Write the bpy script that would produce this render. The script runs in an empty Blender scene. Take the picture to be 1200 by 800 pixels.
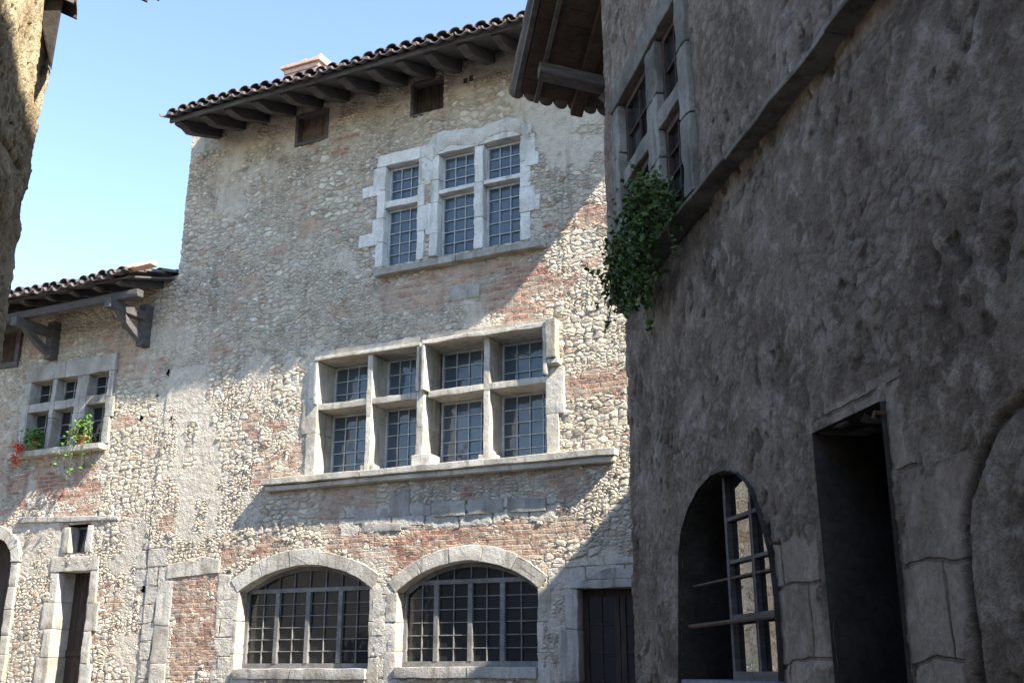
import bpy, math, random
import numpy as np
from mathutils import Vector, Matrix
random.seed(7); rng = np.random.default_rng(7)
SC = bpy.context.scene
COL = SC.collection
# ------------------------------------------------------------------ camera calibration
FPX = 1225.0; TH = math.radians(17.4); CAMZ = 1.7
def ray(px, py):
    x = (px-600)/FPX; y = (400-py)/FPX
    return np.array([x, math.cos(TH)-y*math.sin(TH), math.sin(TH)+y*math.cos(TH)])
class Plane:
    """a vertical wall plane: u runs along it to the right, v is height above ground, d is distance out of the wall"""
    def __init__(s, px, depth, vpx):
        a = math.atan((vpx-600)/(FPX/math.cos(TH)))
        s.r = -np.array([math.sin(a), math.cos(a), 0.0])
        q = ray(px, 785); s.o = q*depth/q[1]; s.o[2] = 0
        s.n = np.cross(s.r, [0, 0, 1.0])
        s.mat = Matrix(((s.r[0], 0, s.n[0], s.o[0]), (s.r[1], 0, s.n[1], s.o[1]), (0, 1, 0, 0), (0, 0, 0, 1)))
    def uv(s, px, py, d=0.0):
        q = ray(px, py); t = ((s.o+s.n*d)@s.n)/(q@s.n); p = q*t
        return float((p-s.o)@s.r), float(p[2])+CAMZ
    def U(s, px, py, d=0.0): return s.uv(px, py, d)[0]
    def V(s, px, py, d=0.0): return s.uv(px, py, d)[1]
    def w(s, u, v, d=0.0):
        p = s.o+s.r*u+s.n*d
        return (float(p[0]), float(p[1]), float(v))
F = Plane(757, 13.0, -2100)       # the sunlit house front
R = Plane(758, 7.5, 370)          # the shaded house on the right
L = Plane(45, 6.7, 250)           # the near house on the left
L.r = -L.r; L.n = -L.n            # faces right
L.n = np.cross(L.r, [0, 0, 1.0])
L.mat = Matrix(((L.r[0], 0, L.n[0], L.o[0]), (L.r[1], 0, L.n[1], L.o[1]), (0, 1, 0, 0), (0, 0, 0, 1)))

# ------------------------------------------------------------------ node helpers
class NT:
    def __init__(s, name):
        s.m = bpy.data.materials.new(name); s.m.use_nodes = True
        s.t = s.m.node_tree; s.t.nodes.clear()
        s.out = s.t.nodes.new('ShaderNodeOutputMaterial')
    def n(s, typ, **kw):
        x = s.t.nodes.new('ShaderNode'+typ)
        ins = kw.pop('ins', {})
        for k, v in kw.items(): setattr(x, k, v)
        for k, v in ins.items(): s.put(x.inputs[k], v)
        return x
    def put(s, sock, v):
        if hasattr(v, 'is_output') or isinstance(v, bpy.types.NodeSocket): s.t.links.new(v, sock)
        elif isinstance(v, (tuple, list)) and len(v) == 3 and sock.type == 'RGBA': sock.default_value = (*v, 1)
        else: sock.default_value = v
    def math(s, op, a, b=0.0, c=0.0, clamp=False):
        x = s.n('Math', operation=op, use_clamp=clamp); s.put(x.inputs[0], a); s.put(x.inputs[1], b); s.put(x.inputs[2], c)
        return x.outputs[0]
    def mix(s, f, a, b, blend='MIX'):
        x = s.n('Mix', data_type='RGBA', blend_type=blend); s.put(x.inputs[0], f); s.put(x.inputs[6], a); s.put(x.inputs[7], b)
        return x.outputs[2]
    def mixf(s, f, a, b):
        x = s.n('Mix', data_type='FLOAT'); s.put(x.inputs[0], f); s.put(x.inputs[2], a); s.put(x.inputs[3], b)
        return x.outputs[0]
    def ramp(s, f, pts, interp='LINEAR'):
        x = s.n('ValToRGB'); x.color_ramp.interpolation = interp
        e = x.color_ramp.elements
        while len(e) < len(pts): e.new(0.5)
        for k, (p, c) in enumerate(pts): e[k].position = p; e[k].color = (*c, 1) if len(c) == 3 else c
        s.put(x.inputs[0], f); return x.outputs[0]
    def step(s, v, a, b):
        x = s.n('MapRange', interpolation_type='SMOOTHSTEP'); s.put(x.inputs[0], v); s.put(x.inputs[1], a); s.put(x.inputs[2], b)
        return x.outputs[0]
    def noise(s, vec, scale, detail=4, rough=.55, dist=0.0, col=False):
        x = s.n('TexNoise'); s.put(x.inputs['Vector'], vec); s.put(x.inputs['Scale'], scale); s.put(x.inputs['Detail'], detail)
        s.put(x.inputs['Roughness'], rough); s.put(x.inputs['Distortion'], dist)
        return x.outputs['Color' if col else 'Fac']
    def vmath(s, op, a, b):
        x = s.n('VectorMath', operation=op); s.put(x.inputs[0], a); s.put(x.inputs[1], b); return x.outputs[0]
    def finish(s, col, rough=.9, height=None, bump=1.0, dist=.02, disp=None, spec=.25, extra=None):
        b = s.n('BsdfPrincipled'); s.put(b.inputs['Base Color'], col); s.put(b.inputs['Roughness'], rough)
        s.put(b.inputs['Specular IOR Level'], spec)
        for k, v in (extra or {}).items(): s.put(b.inputs[k], v)
        if height is not None:
            x = s.n('Bump'); x.inputs['Strength'].default_value = bump; x.inputs['Distance'].default_value = dist
            s.put(x.inputs['Height'], height); s.put(b.inputs['Normal'], x.outputs[0])
        if disp is not None:
            x = s.n('Displacement'); x.inputs['Midlevel'].default_value = 0; x.inputs['Scale'].default_value = 1
            s.put(x.inputs['Height'], disp); s.t.links.new(x.outputs[0], s.out.inputs['Displacement'])
            s.m.displacement_method = 'BOTH'
        s.t.links.new(b.outputs[0], s.out.inputs['Surface'])
        return s.m

def wall_material():
    """rubble masonry; vertex mask: R = brick, G = plaster, B = ashlar / pale squared stone"""
    t = NT('rubble_masonry')
    uv = t.n('UVMap').outputs[0]
    mk = t.n('Attribute', attribute_name='mask'); sep = t.n('SeparateColor'); t.put(sep.inputs[0], mk.outputs['Color'])
    mB, mP, mA = sep.outputs[0], sep.outputs[1], sep.outputs[2]
    wv = t.vmath('SCALE', t.vmath('SUBTRACT', t.noise(uv, 3.5, 3, col=True), (.5, .5, .5)), (0, 0, 0))
    wv.node.inputs['Scale'].default_value = .13
    w2 = t.vmath('SCALE', t.vmath('SUBTRACT', t.noise(uv, 17, 3, col=True), (.5, .5, .5)), (0, 0, 0)); w2.node.inputs['Scale'].default_value = .045
    p = t.vmath('ADD', t.vmath('ADD', uv, wv), w2)
    def stones(sx, sy, rnd):
        q = t.vmath('MULTIPLY', p, (1/sx, 1/sy, 1))
        a = t.n('TexVoronoi', voronoi_dimensions='2D', feature='F1'); t.put(a.inputs['Vector'], q); a.inputs['Scale'].default_value = 1; a.inputs['Randomness'].default_value = rnd
        b = t.n('TexVoronoi', voronoi_dimensions='2D', feature='DISTANCE_TO_EDGE'); t.put(b.inputs['Vector'], q); b.inputs['Scale'].default_value = 1; b.inputs['Randomness'].default_value = rnd
        sc = t.n('SeparateColor'); t.put(sc.inputs[0], a.outputs['Color'])
        return sc.outputs[0], sc.outputs[1], b.outputs[0]
    r1, g1, e1 = stones(.15, .080, .85)
    r2, g2, e2 = stones(.085, .050, .8)
    big = t.step(t.noise(uv, 1.1, 2), .47, .53)
    rr = t.mixf(big, r2, r1); gg = t.mixf(big, g2, g1); ee = t.mixf(big, t.math('MULTIPLY', e2, .75), e1)
    body = t.step(t.math('ADD', ee, t.math('MULTIPLY', t.math('SUBTRACT', t.noise(uv, 30, 4, .7), .5), .22)), -.02, .24)
    fine = t.noise(uv, 38, 5, .65); mid = t.noise(uv, 9, 4, .6); low = t.noise(uv, .55, 3, .5)
    sc = t.ramp(rr, [(0, (.26, .21, .16)), (.12, (.39, .345, .29)), (.32, (.46, .42, .365)), (.5, (.53, .46, .36)), (.66, (.41, .39, .365)), (.8, (.59, .55, .47)), (.93, (.70, .67, .60)), (.975, (.36, .19, .13)), (1, (.33, .22, .17))])
    mort = t.mix(t.noise(uv, 5, 3), (.33, .285, .225), (.47, .41, .33))
    body = t.math('MULTIPLY', body, t.mixf(t.step(t.noise(uv, 1.9, 4, .6), .40, .62), .62, 1.0))
    rub = t.mix(body, mort, sc)
    # brick
    bw = t.vmath('ADD', t.vmath('ADD', uv, t.vmath('MULTIPLY', wv, (.5, .5, .5))), t.vmath('MULTIPLY', w2, (.5, .5, .5)))
    br = t.n('TexBrick', ins={'Scale': 1.0, 'Mortar Size': .010, 'Mortar Smooth': .35, 'Brick Width': .25, 'Row Height': .068, 'Bias': -.1})
    t.put(br.inputs['Vector'], bw); t.put(br.inputs['Color1'], (.0, .0, .0)); t.put(br.inputs['Color2'], (1, 1, 1)); t.put(br.inputs['Mortar'], (.5, .5, .5))
    brc = t.ramp(t.math('ADD', t.math('MULTIPLY', br.outputs['Color'], .6), t.math('MULTIPLY', mid, .5)), [(.12, (.20, .105, .08)), (.35, (.33, .17, .125)), (.55, (.40, .26, .19)), (.75, (.34, .26, .21)), (1, (.50, .42, .34))])
    bcol = t.mix(br.outputs['Fac'], brc, (.40, .34, .27))
    bh = t.math('SUBTRACT', 1, br.outputs['Fac'])
    # ashlar
    ab = t.n('TexBrick', ins={'Scale': 1.0, 'Mortar Size': .012, 'Mortar Smooth': .5, 'Brick Width': .52, 'Row Height': .27, 'Bias': 0.0})
    t.put(ab.inputs['Vector'], bw); t.put(ab.inputs['Color1'], (.50, .46, .40)); t.put(ab.inputs['Color2'], (.40, .385, .36)); t.put(ab.inputs['Mortar'], (.24, .21, .17))
    ah = t.math('SUBTRACT', 1, ab.outputs['Fac'])
    pl = t.mix(t.noise(uv, 2.2, 4), (.43, .39, .33), (.53, .485, .42))
    col = t.mix(mB, rub, bcol)
    col = t.mix(mA, col, ab.outputs['Color'])
    col = t.mix(mP, col, pl)
    col = t.mix(t.step(low, .35, .7), col, t.mix(.35, col, (.52, .45, .35)))
    col = t.mix(t.math('MULTIPLY', t.step(t.noise(uv, 2.7, 5, .7), .56, .72), .55), col, (.21, .18, .155))       # damp brown staining
    col = t.mix(1.0, col, t.ramp(t.math('ADD', t.math('MULTIPLY', fine, .5), t.math('MULTIPLY', mid, .5)), [(.25, (.55, .55, .55)), (.5, (1, 1, 1)), (.75, (1.32, 1.3, 1.26))]), 'MULTIPLY')
    col = t.mix(t.math('MULTIPLY', t.step(t.noise(t.vmath('MULTIPLY', uv, (5, .45, 1)), 1, 4, .6), .54, .70), .38), col, (.15, .135, .12))
    hr = t.math('MULTIPLY', body, t.math('ADD', .45, t.math('MULTIPLY', gg, .75)))
    h = t.mixf(mB, hr, t.math('MULTIPLY', bh, .42)); h = t.mixf(mA, h, t.math('MULTIPLY', ah, .6)); h = t.mixf(mP, h, .5)
    amp = t.mixf(mP, .034, .02)
    disp = t.math('ADD', t.math('MULTIPLY', h, amp), t.math('MULTIPLY', t.math('SUBTRACT', mid, .5), .03))
    disp = t.math('ADD', disp, t.math('MULTIPLY', t.math('SUBTRACT', fine, .5), .012))
    disp = t.math('SUBTRACT', disp, .012)
    return t.finish(col, .95, disp=disp, spec=.1)

def render_material(name, cols, amp=1.0, sc=1.0):
    """worn lime render over rubble: pitted, scoured in streaks"""
    t = NT(name)
    uv = t.n('UVMap').outputs[0]
    mk = t.n('Attribute', attribute_name='mask'); sep = t.n('SeparateColor'); t.put(sep.inputs[0], mk.outputs['Color'])
    p = t.vmath('MULTIPLY', uv, (sc, sc*.8, 1))
    a = t.noise(p, 2.2, 8, .62, .4); b = t.noise(p, 9, 6, .65, .3); c = t.noise(p, 34, 5, .7)
    pit = t.n('TexVoronoi', voronoi_dimensions='2D', feature='SMOOTH_F1'); t.put(pit.inputs['Vector'], t.vmath('ADD', p, t.vmath('MULTIPLY', t.noise(p, 6, 3, col=True), (.25, .25, 0)))); pit.inputs['Scale'].default_value = 7.5
    pits = t.math('MULTIPLY', t.math('SUBTRACT', 1, t.step(pit.outputs['Distance'], .12, .30)), t.step(t.noise(p, 1.7, 3), .46, .60))
    col = t.ramp(a, [(.25, cols[0]), (.45, cols[1]), (.58, cols[2]), (.75, cols[3])])
    col = t.mix(t.step(b, .50, .66), col, t.mix(.6, col, cols[3]))
    col = t.mix(t.math('MULTIPLY', t.step(t.noise(p, .9, 4, .6), .52, .68), .6), col, cols[4])
    col = t.mix(t.math('MULTIPLY', pits, .75), col, (.07, .058, .045))
    ab = t.n('TexBrick', ins={'Scale': 1.0, 'Mortar Size': .010, 'Mortar Smooth': .6, 'Brick Width': .55, 'Row Height': .36, 'Bias': 0.0})
    t.put(ab.inputs['Vector'], t.vmath('ADD', uv, t.vmath('MULTIPLY', t.noise(uv, 3, 3, col=True), (.08, .08, 0))))
    t.put(ab.inputs['Color1'], tuple(x*.95 for x in cols[3])); t.put(ab.inputs['Color2'], cols[2]); t.put(ab.inputs['Mortar'], (.10, .085, .07))
    col = t.mix(t.math('MULTIPLY', sep.outputs[2], .5), col, ab.outputs['Color'])
    col = t.mix(1.0, col, t.ramp(t.math('ADD', t.math('MULTIPLY', c, .6), t.math('MULTIPLY', b, .4)), [(.3, (.55, .54, .52)), (.5, (1, 1, 1)), (.7, (1.25, 1.25, 1.25))]), 'MULTIPLY')
    sv = t.n('TexVoronoi', voronoi_dimensions='2D', feature='DISTANCE_TO_EDGE'); sq = t.vmath('ADD', t.vmath('MULTIPLY', uv, (10, 15, 1)), t.vmath('MULTIPLY', t.noise(uv, 9, 4, col=True), (.9, .9, 0)))
    t.put(sv.inputs['Vector'], sq); sv.inputs['Scale'].default_value = 1
    sf = t.n('TexVoronoi', voronoi_dimensions='2D', feature='F1'); t.put(sf.inputs['Vector'], sq); sf.inputs['Scale'].default_value = 1; sfc = t.n('SeparateColor'); t.put(sfc.inputs[0], sf.outputs['Color'])
    show = t.math('MULTIPLY', t.step(t.noise(uv, 1.6, 5, .65), .44, .60), t.math('SUBTRACT', 1, sep.outputs[2]))
    sb = t.step(t.math('ADD', sv.outputs[0], t.math('MULTIPLY', t.math('SUBTRACT', t.noise(uv, 22, 5, .7), .5), .55)), -.05, .30)
    scl = t.ramp(sfc.outputs[0], [(0, cols[0]), (.35, cols[1]), (.7, cols[2]), (1, cols[3])])
    col = t.mix(t.math('MULTIPLY', show, .40), col, t.mix(sb, tuple(x*.75 for x in cols[0]), scl))
    hh = t.math('ADD', t.math('MULTIPLY', t.math('SUBTRACT', a, .5), .035), t.math('MULTIPLY', t.math('SUBTRACT', b, .5), .045))
    hh = t.math('ADD', hh, t.math('MULTIPLY', t.math('MULTIPLY', sb, show), t.math('ADD', .002, t.math('MULTIPLY', sfc.outputs[1], .007))))
    hh = t.math('ADD', hh, t.math('MULTIPLY', t.math('SUBTRACT', c, .5), .024))
    hh = t.math('SUBTRACT', hh, t.math('MULTIPLY', pits, .018))
    hh = t.math('MULTIPLY', hh, t.mixf(sep.outputs[2], amp, amp*.3))
    col = t.mix(t.math('MULTIPLY', sep.outputs[0], .85), col, (.03, .025, .02)); hh = t.math('SUBTRACT', hh, t.math('MULTIPLY', sep.outputs[0], .03))
    hh = t.math('SUBTRACT', hh, t.math('MULTIPLY', t.math('MULTIPLY', ab.outputs['Fac'], sep.outputs[2]), .012))
    return t.finish(col, .95, disp=hh, spec=.1)

def simple(name, c1, c2, scale=6, rough=.85, bump=.6, dist=.01, detail=5, spec=.25, streak=(1, 1, 1), island=0.0, metal=0.0):
    t = NT(name)
    co = t.n('TexCoord').outputs['Object']
    p = t.vmath('MULTIPLY', co, streak)
    a = t.noise(p, scale, detail, .6); b = t.noise(p, scale*6, 4, .65)
    f = t.step(a, .32, .68)
    if island:
        ri = t.n('NewGeometry').outputs['Random Per Island']
        f = t.math('ADD', t.math('MULTIPLY', f, 1-island), t.math('MULTIPLY', ri, island))
    col = t.mix(f, c1, c2)
    col = t.mix(1.0, col, t.ramp(b, [(.3, (.7, .7, .7)), (.5, (1, 1, 1)), (.72, (1.2, 1.2, 1.2))]), 'MULTIPLY')
    return t.finish(col, rough, height=t.math('ADD', a, t.math('MULTIPLY', b, .4)), bump=bump, dist=dist, spec=spec, extra={'Metallic': metal})

def stone(name, c0, c1, c2):
    t = NT(name); co = t.n('TexCoord').outputs['Object']; ri = t.n('NewGeometry').outputs['Random Per Island']
    a = t.noise(co, 2.6, 5, .6); b = t.noise(co, 13, 5, .7); c = t.noise(co, 45, 4, .7)
    f = t.math('ADD', t.math('MULTIPLY', t.step(a, .3, .7), .6), t.math('MULTIPLY', ri, .4))
    col = t.ramp(f, [(.1, c0), (.5, c1), (.9, c2)])
    col = t.mix(t.math('MULTIPLY', t.step(b, .55, .72), .5), col, tuple(x*.55 for x in c0))
    st_ = t.noise(t.vmath('MULTIPLY', co, (9, 9, .8)), 1, 4, .6)
    col = t.mix(t.math('MULTIPLY', t.step(st_, .52, .68), .5), col, tuple(x*.5 for x in c0))
    col = t.mix(1.0, col, t.ramp(t.math('ADD', t.math('MULTIPLY', b, .5), t.math('MULTIPLY', c, .5)), [(.3, (.62, .61, .6)), (.5, (1, 1, 1)), (.7, (1.16, 1.15, 1.13))]), 'MULTIPLY')
    return t.finish(col, .92, height=t.math('ADD', t.math('ADD', a, t.math('MULTIPLY', b, .5)), t.math('MULTIPLY', c, .25)), bump=.9, dist=.025, spec=.15)
M = {}
M['wall'] = wall_material()
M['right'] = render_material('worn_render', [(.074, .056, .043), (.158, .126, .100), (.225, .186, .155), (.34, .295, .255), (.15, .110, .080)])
M['left'] = render_material('pitted_render', [(.26, .19, .11), (.46, .37, .24), (.60, .50, .34), (.68, .60, .44), (.42, .32, .20)], amp=.8, sc=1.9)
M['pale'] = stone('pale_limestone', (.34, .305, .25), (.48, .445, .385), (.60, .565, .50))
M['white'] = stone('white_limestone', (.47, .45, .42), (.60, .59, .565), (.70, .69, .67))
M['greystone'] = stone('grey_limestone', (.25, .225, .19), (.35, .33, .30), (.45, .43, .39))
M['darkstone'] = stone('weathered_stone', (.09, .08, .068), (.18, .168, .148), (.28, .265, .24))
M['wood'] = simple('weathered_timber', (.060, .056, .058), (.125, .116, .116), 5, .85, .6, .01, streak=(1, 1, 6), island=.3)
M['darkwood'] = simple('dark_timber', (.035, .024, .020), (.075, .052, .040), 5, .85, .6, .01, island=.3)
M['greywood'] = simple('grey_painted_timber', (.13, .125, .12), (.22, .215, .21), 5, .7, .4, .006)
M['frame'] = simple('lead_grey_glazing_bars', (.22, .225, .22), (.33, .335, .33), 7, .6, .3, .003)
M['lattice'] = simple('pale_lead_lattice', (.34, .36, .37), (.48, .50, .52), 7, .6, .3, .003)
M['browndoor'] = simple('dark_brown_boards', (.03, .022, .018), (.06, .045, .035), 4, .75, .5, .01, streak=(6, 6, 1))
M['redwood'] = simple('faded_brown_boards', (.10, .07, .06), (.17, .13, .11), 4, .8, .5, .01)
M['tile'] = simple('clay_tiles', (.075, .068, .072), (.17, .14, .135), 3, .9, .5, .008, island=.7)
M['paletile'] = simple('pale_clay_tiles', (.42, .26, .20), (.60, .42, .33), 3, .9, .5, .008, island=.6)
M['iron'] = simple('rusty_iron', (.055, .035, .027), (.12, .07, .05), 14, .8, .7, .004)
M['dark'] = simple('dark_interior', (.010, .009, .008), (.016, .014, .012), 3, .95, .2)
M['bluesill'] = simple('blue_grey_slate', (.10, .11, .14), (.16, .17, .21), 5, .7, .5)
M['pot'] = simple('terracotta', (.40, .15, .085), (.52, .22, .13), 8, .85, .3)
M['shadeblack'] = simple('painted_shade_black', (.030, .027, .024), (.055, .050, .045), 5, .92, .8, .02)  # near-black: shade of recesses and the eave corner put into the colour

def glass(name, tint=(.012, .016, .022), ior=1.5, wob=.25, rough=.03):
    t = NT(name)
    co = t.n('TexCoord').outputs['Object']
    a = t.noise(co, 3.2, 2, .5); b = t.noise(co, 14, 2, .5)
    col = t.mix(t.noise(co, 1.2, 3), tint, tuple(x*3 for x in tint))
    return t.finish(col, rough, height=t.math('ADD', a, t.math('MULTIPLY', b, .2)), bump=wob, dist=.03, spec=.5, extra={'IOR': ior})
M['glass'] = glass('old_leaded_glass', (.03, .042, .055), 1.6, .3)
M['glass2'] = glass('old_window_glass', (.010, .011, .012), 1.5, .12)
M['mirrorpane'] = glass('wavy_old_glass', (.006, .006, .006), 3.0, .05, .02)

def leafmat(name, a, b):
    t = NT(name)
    ri = t.n('NewGeometry').outputs['Random Per Island']
    col = t.mix(ri, a, b)
    return t.finish(col, .55, spec=.3, extra={'Transmission Weight': 0.0})
M['leaf'] = leafmat('ivy_leaves', (.018, .048, .014), (.10, .16, .04))
M['leaf2'] = leafmat('bright_leaves', (.06, .13, .03), (.16, .28, .06))
M['flower'] = leafmat('red_petals', (.55, .05, .03), (.75, .16, .08))
M['stem'] = simple('green_stems', (.06, .06, .03), (.10, .10, .05), 8)

# ------------------------------------------------------------------ objects
def link(name, me, mat, parent=None):
    o = bpy.data.objects.new(name, me); COL.objects.link(o)
    if mat is not None and not me.materials: me.materials.append(mat)
    if parent is not None: o.parent = parent
    return o
def tag(o, label=None, cat=None, group=None, kind=None):
    if label: o['label'] = label
    if cat: o['category'] = cat
    if group: o['group'] = group
    if kind: o['kind'] = kind
    return o
def empty(name, loc, label, cat, group=None):
    o = bpy.data.objects.new(name, None); COL.objects.link(o); o.location = loc; o.empty_display_size = .3
    tag(o, label, cat, group); bpy.context.view_layer.update(); return o
def adopt(o, parent):
    """parent while keeping the world place (meshes are written in world coordinates)"""
    m = Matrix.Identity(4); q = parent
    while q is not None: m = Matrix.Translation(q.location) @ m; q = q.parent
    o.location = -m.translation if False else o.location
    return o

STONES = ('pale_limestone', 'white_limestone', 'grey_limestone', 'weathered_stone')
class MB:
    """collects solids in the coordinates of one plane (u, v, d)"""
    def __init__(s, pl=None): s.v = []; s.f = []; s.pl = pl
    def add(s, vs, fs):
        k = len(s.v); s.v += [tuple(x) for x in vs]; s.f += [tuple(i+k for i in f) for f in fs]
    def prism(s, poly, d0, d1, poly2=None):
        n = len(poly); q = poly2 or poly
        vs = [(a, b, d0) for a, b in q]+[(a, b, d1) for a, b in poly]
        fs = [tuple(range(n-1, -1, -1)), tuple(range(n, 2*n))]+[(i, (i+1) % n, n+(i+1) % n, n+i) for i in range(n)]
        s.add(vs, fs)
    def box(s, u0, u1, v0, v1, d0, d1, j=0.0):
        r = lambda: random.uniform(-j, j)
        jj = r()
        s.prism([(u0+r(), v0+r()), (u1+r(), v0+r()), (u1+r(), v1+r()), (u0+r(), v1+r())], d0, d1+jj)
    def tube(s, pts, rad, seg=8):
        pts = [np.array(p, float) for p in pts]; rr = rad if isinstance(rad, (list, tuple)) else [rad]*len(pts)
        rings = []
        for i, p in enumerate(pts):
            a = pts[max(i-1, 0)]; b = pts[min(i+1, len(pts)-1)]; t = (b-a)/np.linalg.norm(b-a)
            h = np.array([0, 0, 1.]) if abs(t[2]) < .9 else np.array([1., 0, 0])
            x = np.cross(t, h); x /= np.linalg.norm(x); y = np.cross(t, x)
            rings.append([tuple(p+rr[i]*(math.cos(2*math.pi*k/seg)*x+math.sin(2*math.pi*k/seg)*y)) for k in range(seg)])
        vs = [v for g in rings for v in g]; fs = []
        for i in range(len(rings)-1):
            for k in range(seg): fs.append((i*seg+k, i*seg+(k+1) % seg, (i+1)*seg+(k+1) % seg, (i+1)*seg+k))
        fs.append(tuple(range(seg-1, -1, -1))); fs.append(tuple((len(rings)-1)*seg+k for k in range(seg)))
        s.add(vs, fs)
    def build_each(s, name, mat, parent, bevel=0.0, nv=8):
        for k in range(0, len(s.v), nv):
            q = MB(s.pl); q.v = s.v[k:k+nv]; q.f = [tuple(i-k for i in f) for f in s.f if k <= f[0] < k+nv]; q.build(name, mat, parent, bevel)
    def build(s, name, mat, parent=None, bevel=0.0, smooth=False, pw=None):
        pl = s.pl
        vs = [pl.w(*v) for v in s.v] if pl else s.v
        if parent is not None:
            o3 = world_loc(parent); vs = [(a-o3[0], b-o3[1], c-o3[2]) for a, b, c in vs]
        me = bpy.data.meshes.new(name); me.from_pydata(vs, [], s.f); me.update()
        bm_fix(me)
        if smooth: me.polygons.foreach_set('use_smooth', [True]*len(me.polygons))
        o = link(name, me, mat, parent)
        if bevel:
            if mat.name in STONES:
                me2 = bmesh.new(); me2.from_mesh(me); bmesh.ops.bevel(me2, geom=me2.edges, offset=bevel*.55, segments=1, affect='EDGES', clamp_overlap=True)
                big_ = [e for e in me2.edges if e.calc_length() > .09]
                for _ in range(3):
                    big_ = [e for e in me2.edges if e.calc_length() > .09]
                    if not big_: break
                    bmesh.ops.subdivide_edges(me2, edges=big_, cuts=1, use_grid_fill=True)
                me2.to_mesh(me); me2.free(); me.update()
                c_ = np.empty(len(me.vertices)*3); me.vertices.foreach_get('co', c_); c_ = c_.reshape(-1, 3)
                q = c_*9; j_ = np.stack([vnoise(q[:, 0]+q[:, 1]+k*13, q[:, 2]+k*7.3+q[:, 1]*.5) for k in range(3)], 1)-.5
                q = c_*23; j2 = np.stack([vnoise(q[:, 0]+q[:, 1]+k*11, q[:, 2]+k*5.3+q[:, 1]*.5) for k in range(3)], 1)-.5
                c_ = c_+j_*.016+j2*.010; me.vertices.foreach_set('co', c_.ravel()); me.polygons.foreach_set('use_smooth', [True]*len(me.polygons)); me.update()
                wn = o.modifiers.new('weighted_normal', 'WEIGHTED_NORMAL'); wn.weight = 80
                return o
            b = o.modifiers.new('bevel', 'BEVEL'); b.width = bevel; b.segments = 2; b.limit_method = 'ANGLE'; b.angle_limit = .6
        return o
def world_loc(o):
    x = Vector((0, 0, 0))
    while o is not None: x = x+o.location; o = o.parent
    return x
import bmesh
def bm_fix(me):
    bm = bmesh.new(); bm.from_mesh(me); bmesh.ops.recalc_face_normals(bm, faces=bm.faces); bm.to_mesh(me); bm.free()

# value noise for shaping masks and edges
_tab = rng.random((256, 256))
def vnoise(x, y):
    x = np.asarray(x, float); y = np.asarray(y, float)
    xi = np.floor(x).astype(int); yi = np.floor(y).astype(int); fx = x-xi; fy = y-yi
    fx = fx*fx*(3-2*fx); fy = fy*fy*(3-2*fy)
    g = lambda a, b: _tab[a % 256, b % 256]
    return (g(xi, yi)*(1-fx)+g(xi+1, yi)*fx)*(1-fy)+(g(xi, yi+1)*(1-fx)+g(xi+1, yi+1)*fx)*fy
def fbm(x, y, o=4):
    s = 0; a = .5; t = 0
    for k in range(o): s = s+a*vnoise(x*2**k+17*k, y*2**k+31*k); t += a; a *= .55
    return s/t
def inside(u, v, poly):
    r = np.zeros(u.shape, bool); n = len(poly)
    for i in range(n):
        (x0, y0), (x1, y1) = poly[i], poly[(i+1) % n]
        c = ((y0 > v) != (y1 > v)) & (u < (x1-x0)*(v-y0)/((y1-y0) if y1 != y0 else 1e-9)+x0)
        r ^= c
    return r
def sstep(x, a, b):
    t = np.clip((x-a)/(b-a), 0, 1); return t*t*(3-2*t)

def grid_wall(name, pl, us, vs, mat, parent, holes=(), keep=None, dfun=None, masks=None):
    us = np.asarray(us); vs = np.asarray(vs); nu, nv = len(us), len(vs)
    Ug, Vg = np.meshgrid(us, vs); u = Ug.ravel(); v = Vg.ravel()
    d = dfun(u, v) if dfun else np.zeros_like(u)
    P = pl.o[None, :]+pl.r[None, :]*u[:, None]+pl.n[None, :]*d[:, None]; P[:, 2] = v
    P -= np.array(world_loc(parent))[None, :]
    i = np.arange(nu-1)[None, :]+np.arange(nv-1)[:, None]*nu; i = i.ravel()
    q = np.stack([i, i+1, i+1+nu, i+nu], 1)
    cu = u[q].mean(1); cv = v[q].mean(1); ok = np.ones(len(q), bool)
    for h in holes:
        lo = np.min(h, 0); hi = np.max(h, 0)
        s = np.where((cu > lo[0]) & (cu < hi[0]) & (cv > lo[1]) & (cv < hi[1]))[0]
        ok[s[inside(cu[s], cv[s], h)]] = False
    if keep is not None: ok &= keep(cu, cv)
    q = q[ok]
    used = np.unique(q); remap = -np.ones(len(u), int); remap[used] = np.arange(len(used)); q = remap[q]; P = P[used]; u = u[used]; v = v[used]; dd_ = d[used]
    me = bpy.data.meshes.new(name)
    me.vertices.add(len(P)); me.vertices.foreach_set('co', P.astype(np.float32).ravel())
    me.loops.add(len(q)*4); me.loops.foreach_set('vertex_index', q.astype(np.int32).ravel())
    me.polygons.add(len(q)); me.polygons.foreach_set('loop_start', np.arange(0, len(q)*4, 4, dtype=np.int32)); me.polygons.foreach_set('loop_total', np.full(len(q), 4, dtype=np.int32))
    me.polygons.foreach_set('use_smooth', np.ones(len(q), bool))
    me.update(calc_edges=True)
    uvl = me.uv_layers.new(name='UVMap'); fu = q.ravel()
    uvl.data.foreach_set('uv', np.stack([u[fu]+40, v[fu]+40-dd_[fu]], 1).astype(np.float32).ravel())
    ca = me.color_attributes.new('mask', 'FLOAT_COLOR', 'POINT')
    c = np.zeros((len(u), 4), np.float32); c[:, 3] = 1
    if masks: c[:, :3] = masks(u, v)
    ca.data.foreach_set('color', c.ravel())
    me.validate()
    return link(name, me, mat, parent)

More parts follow.
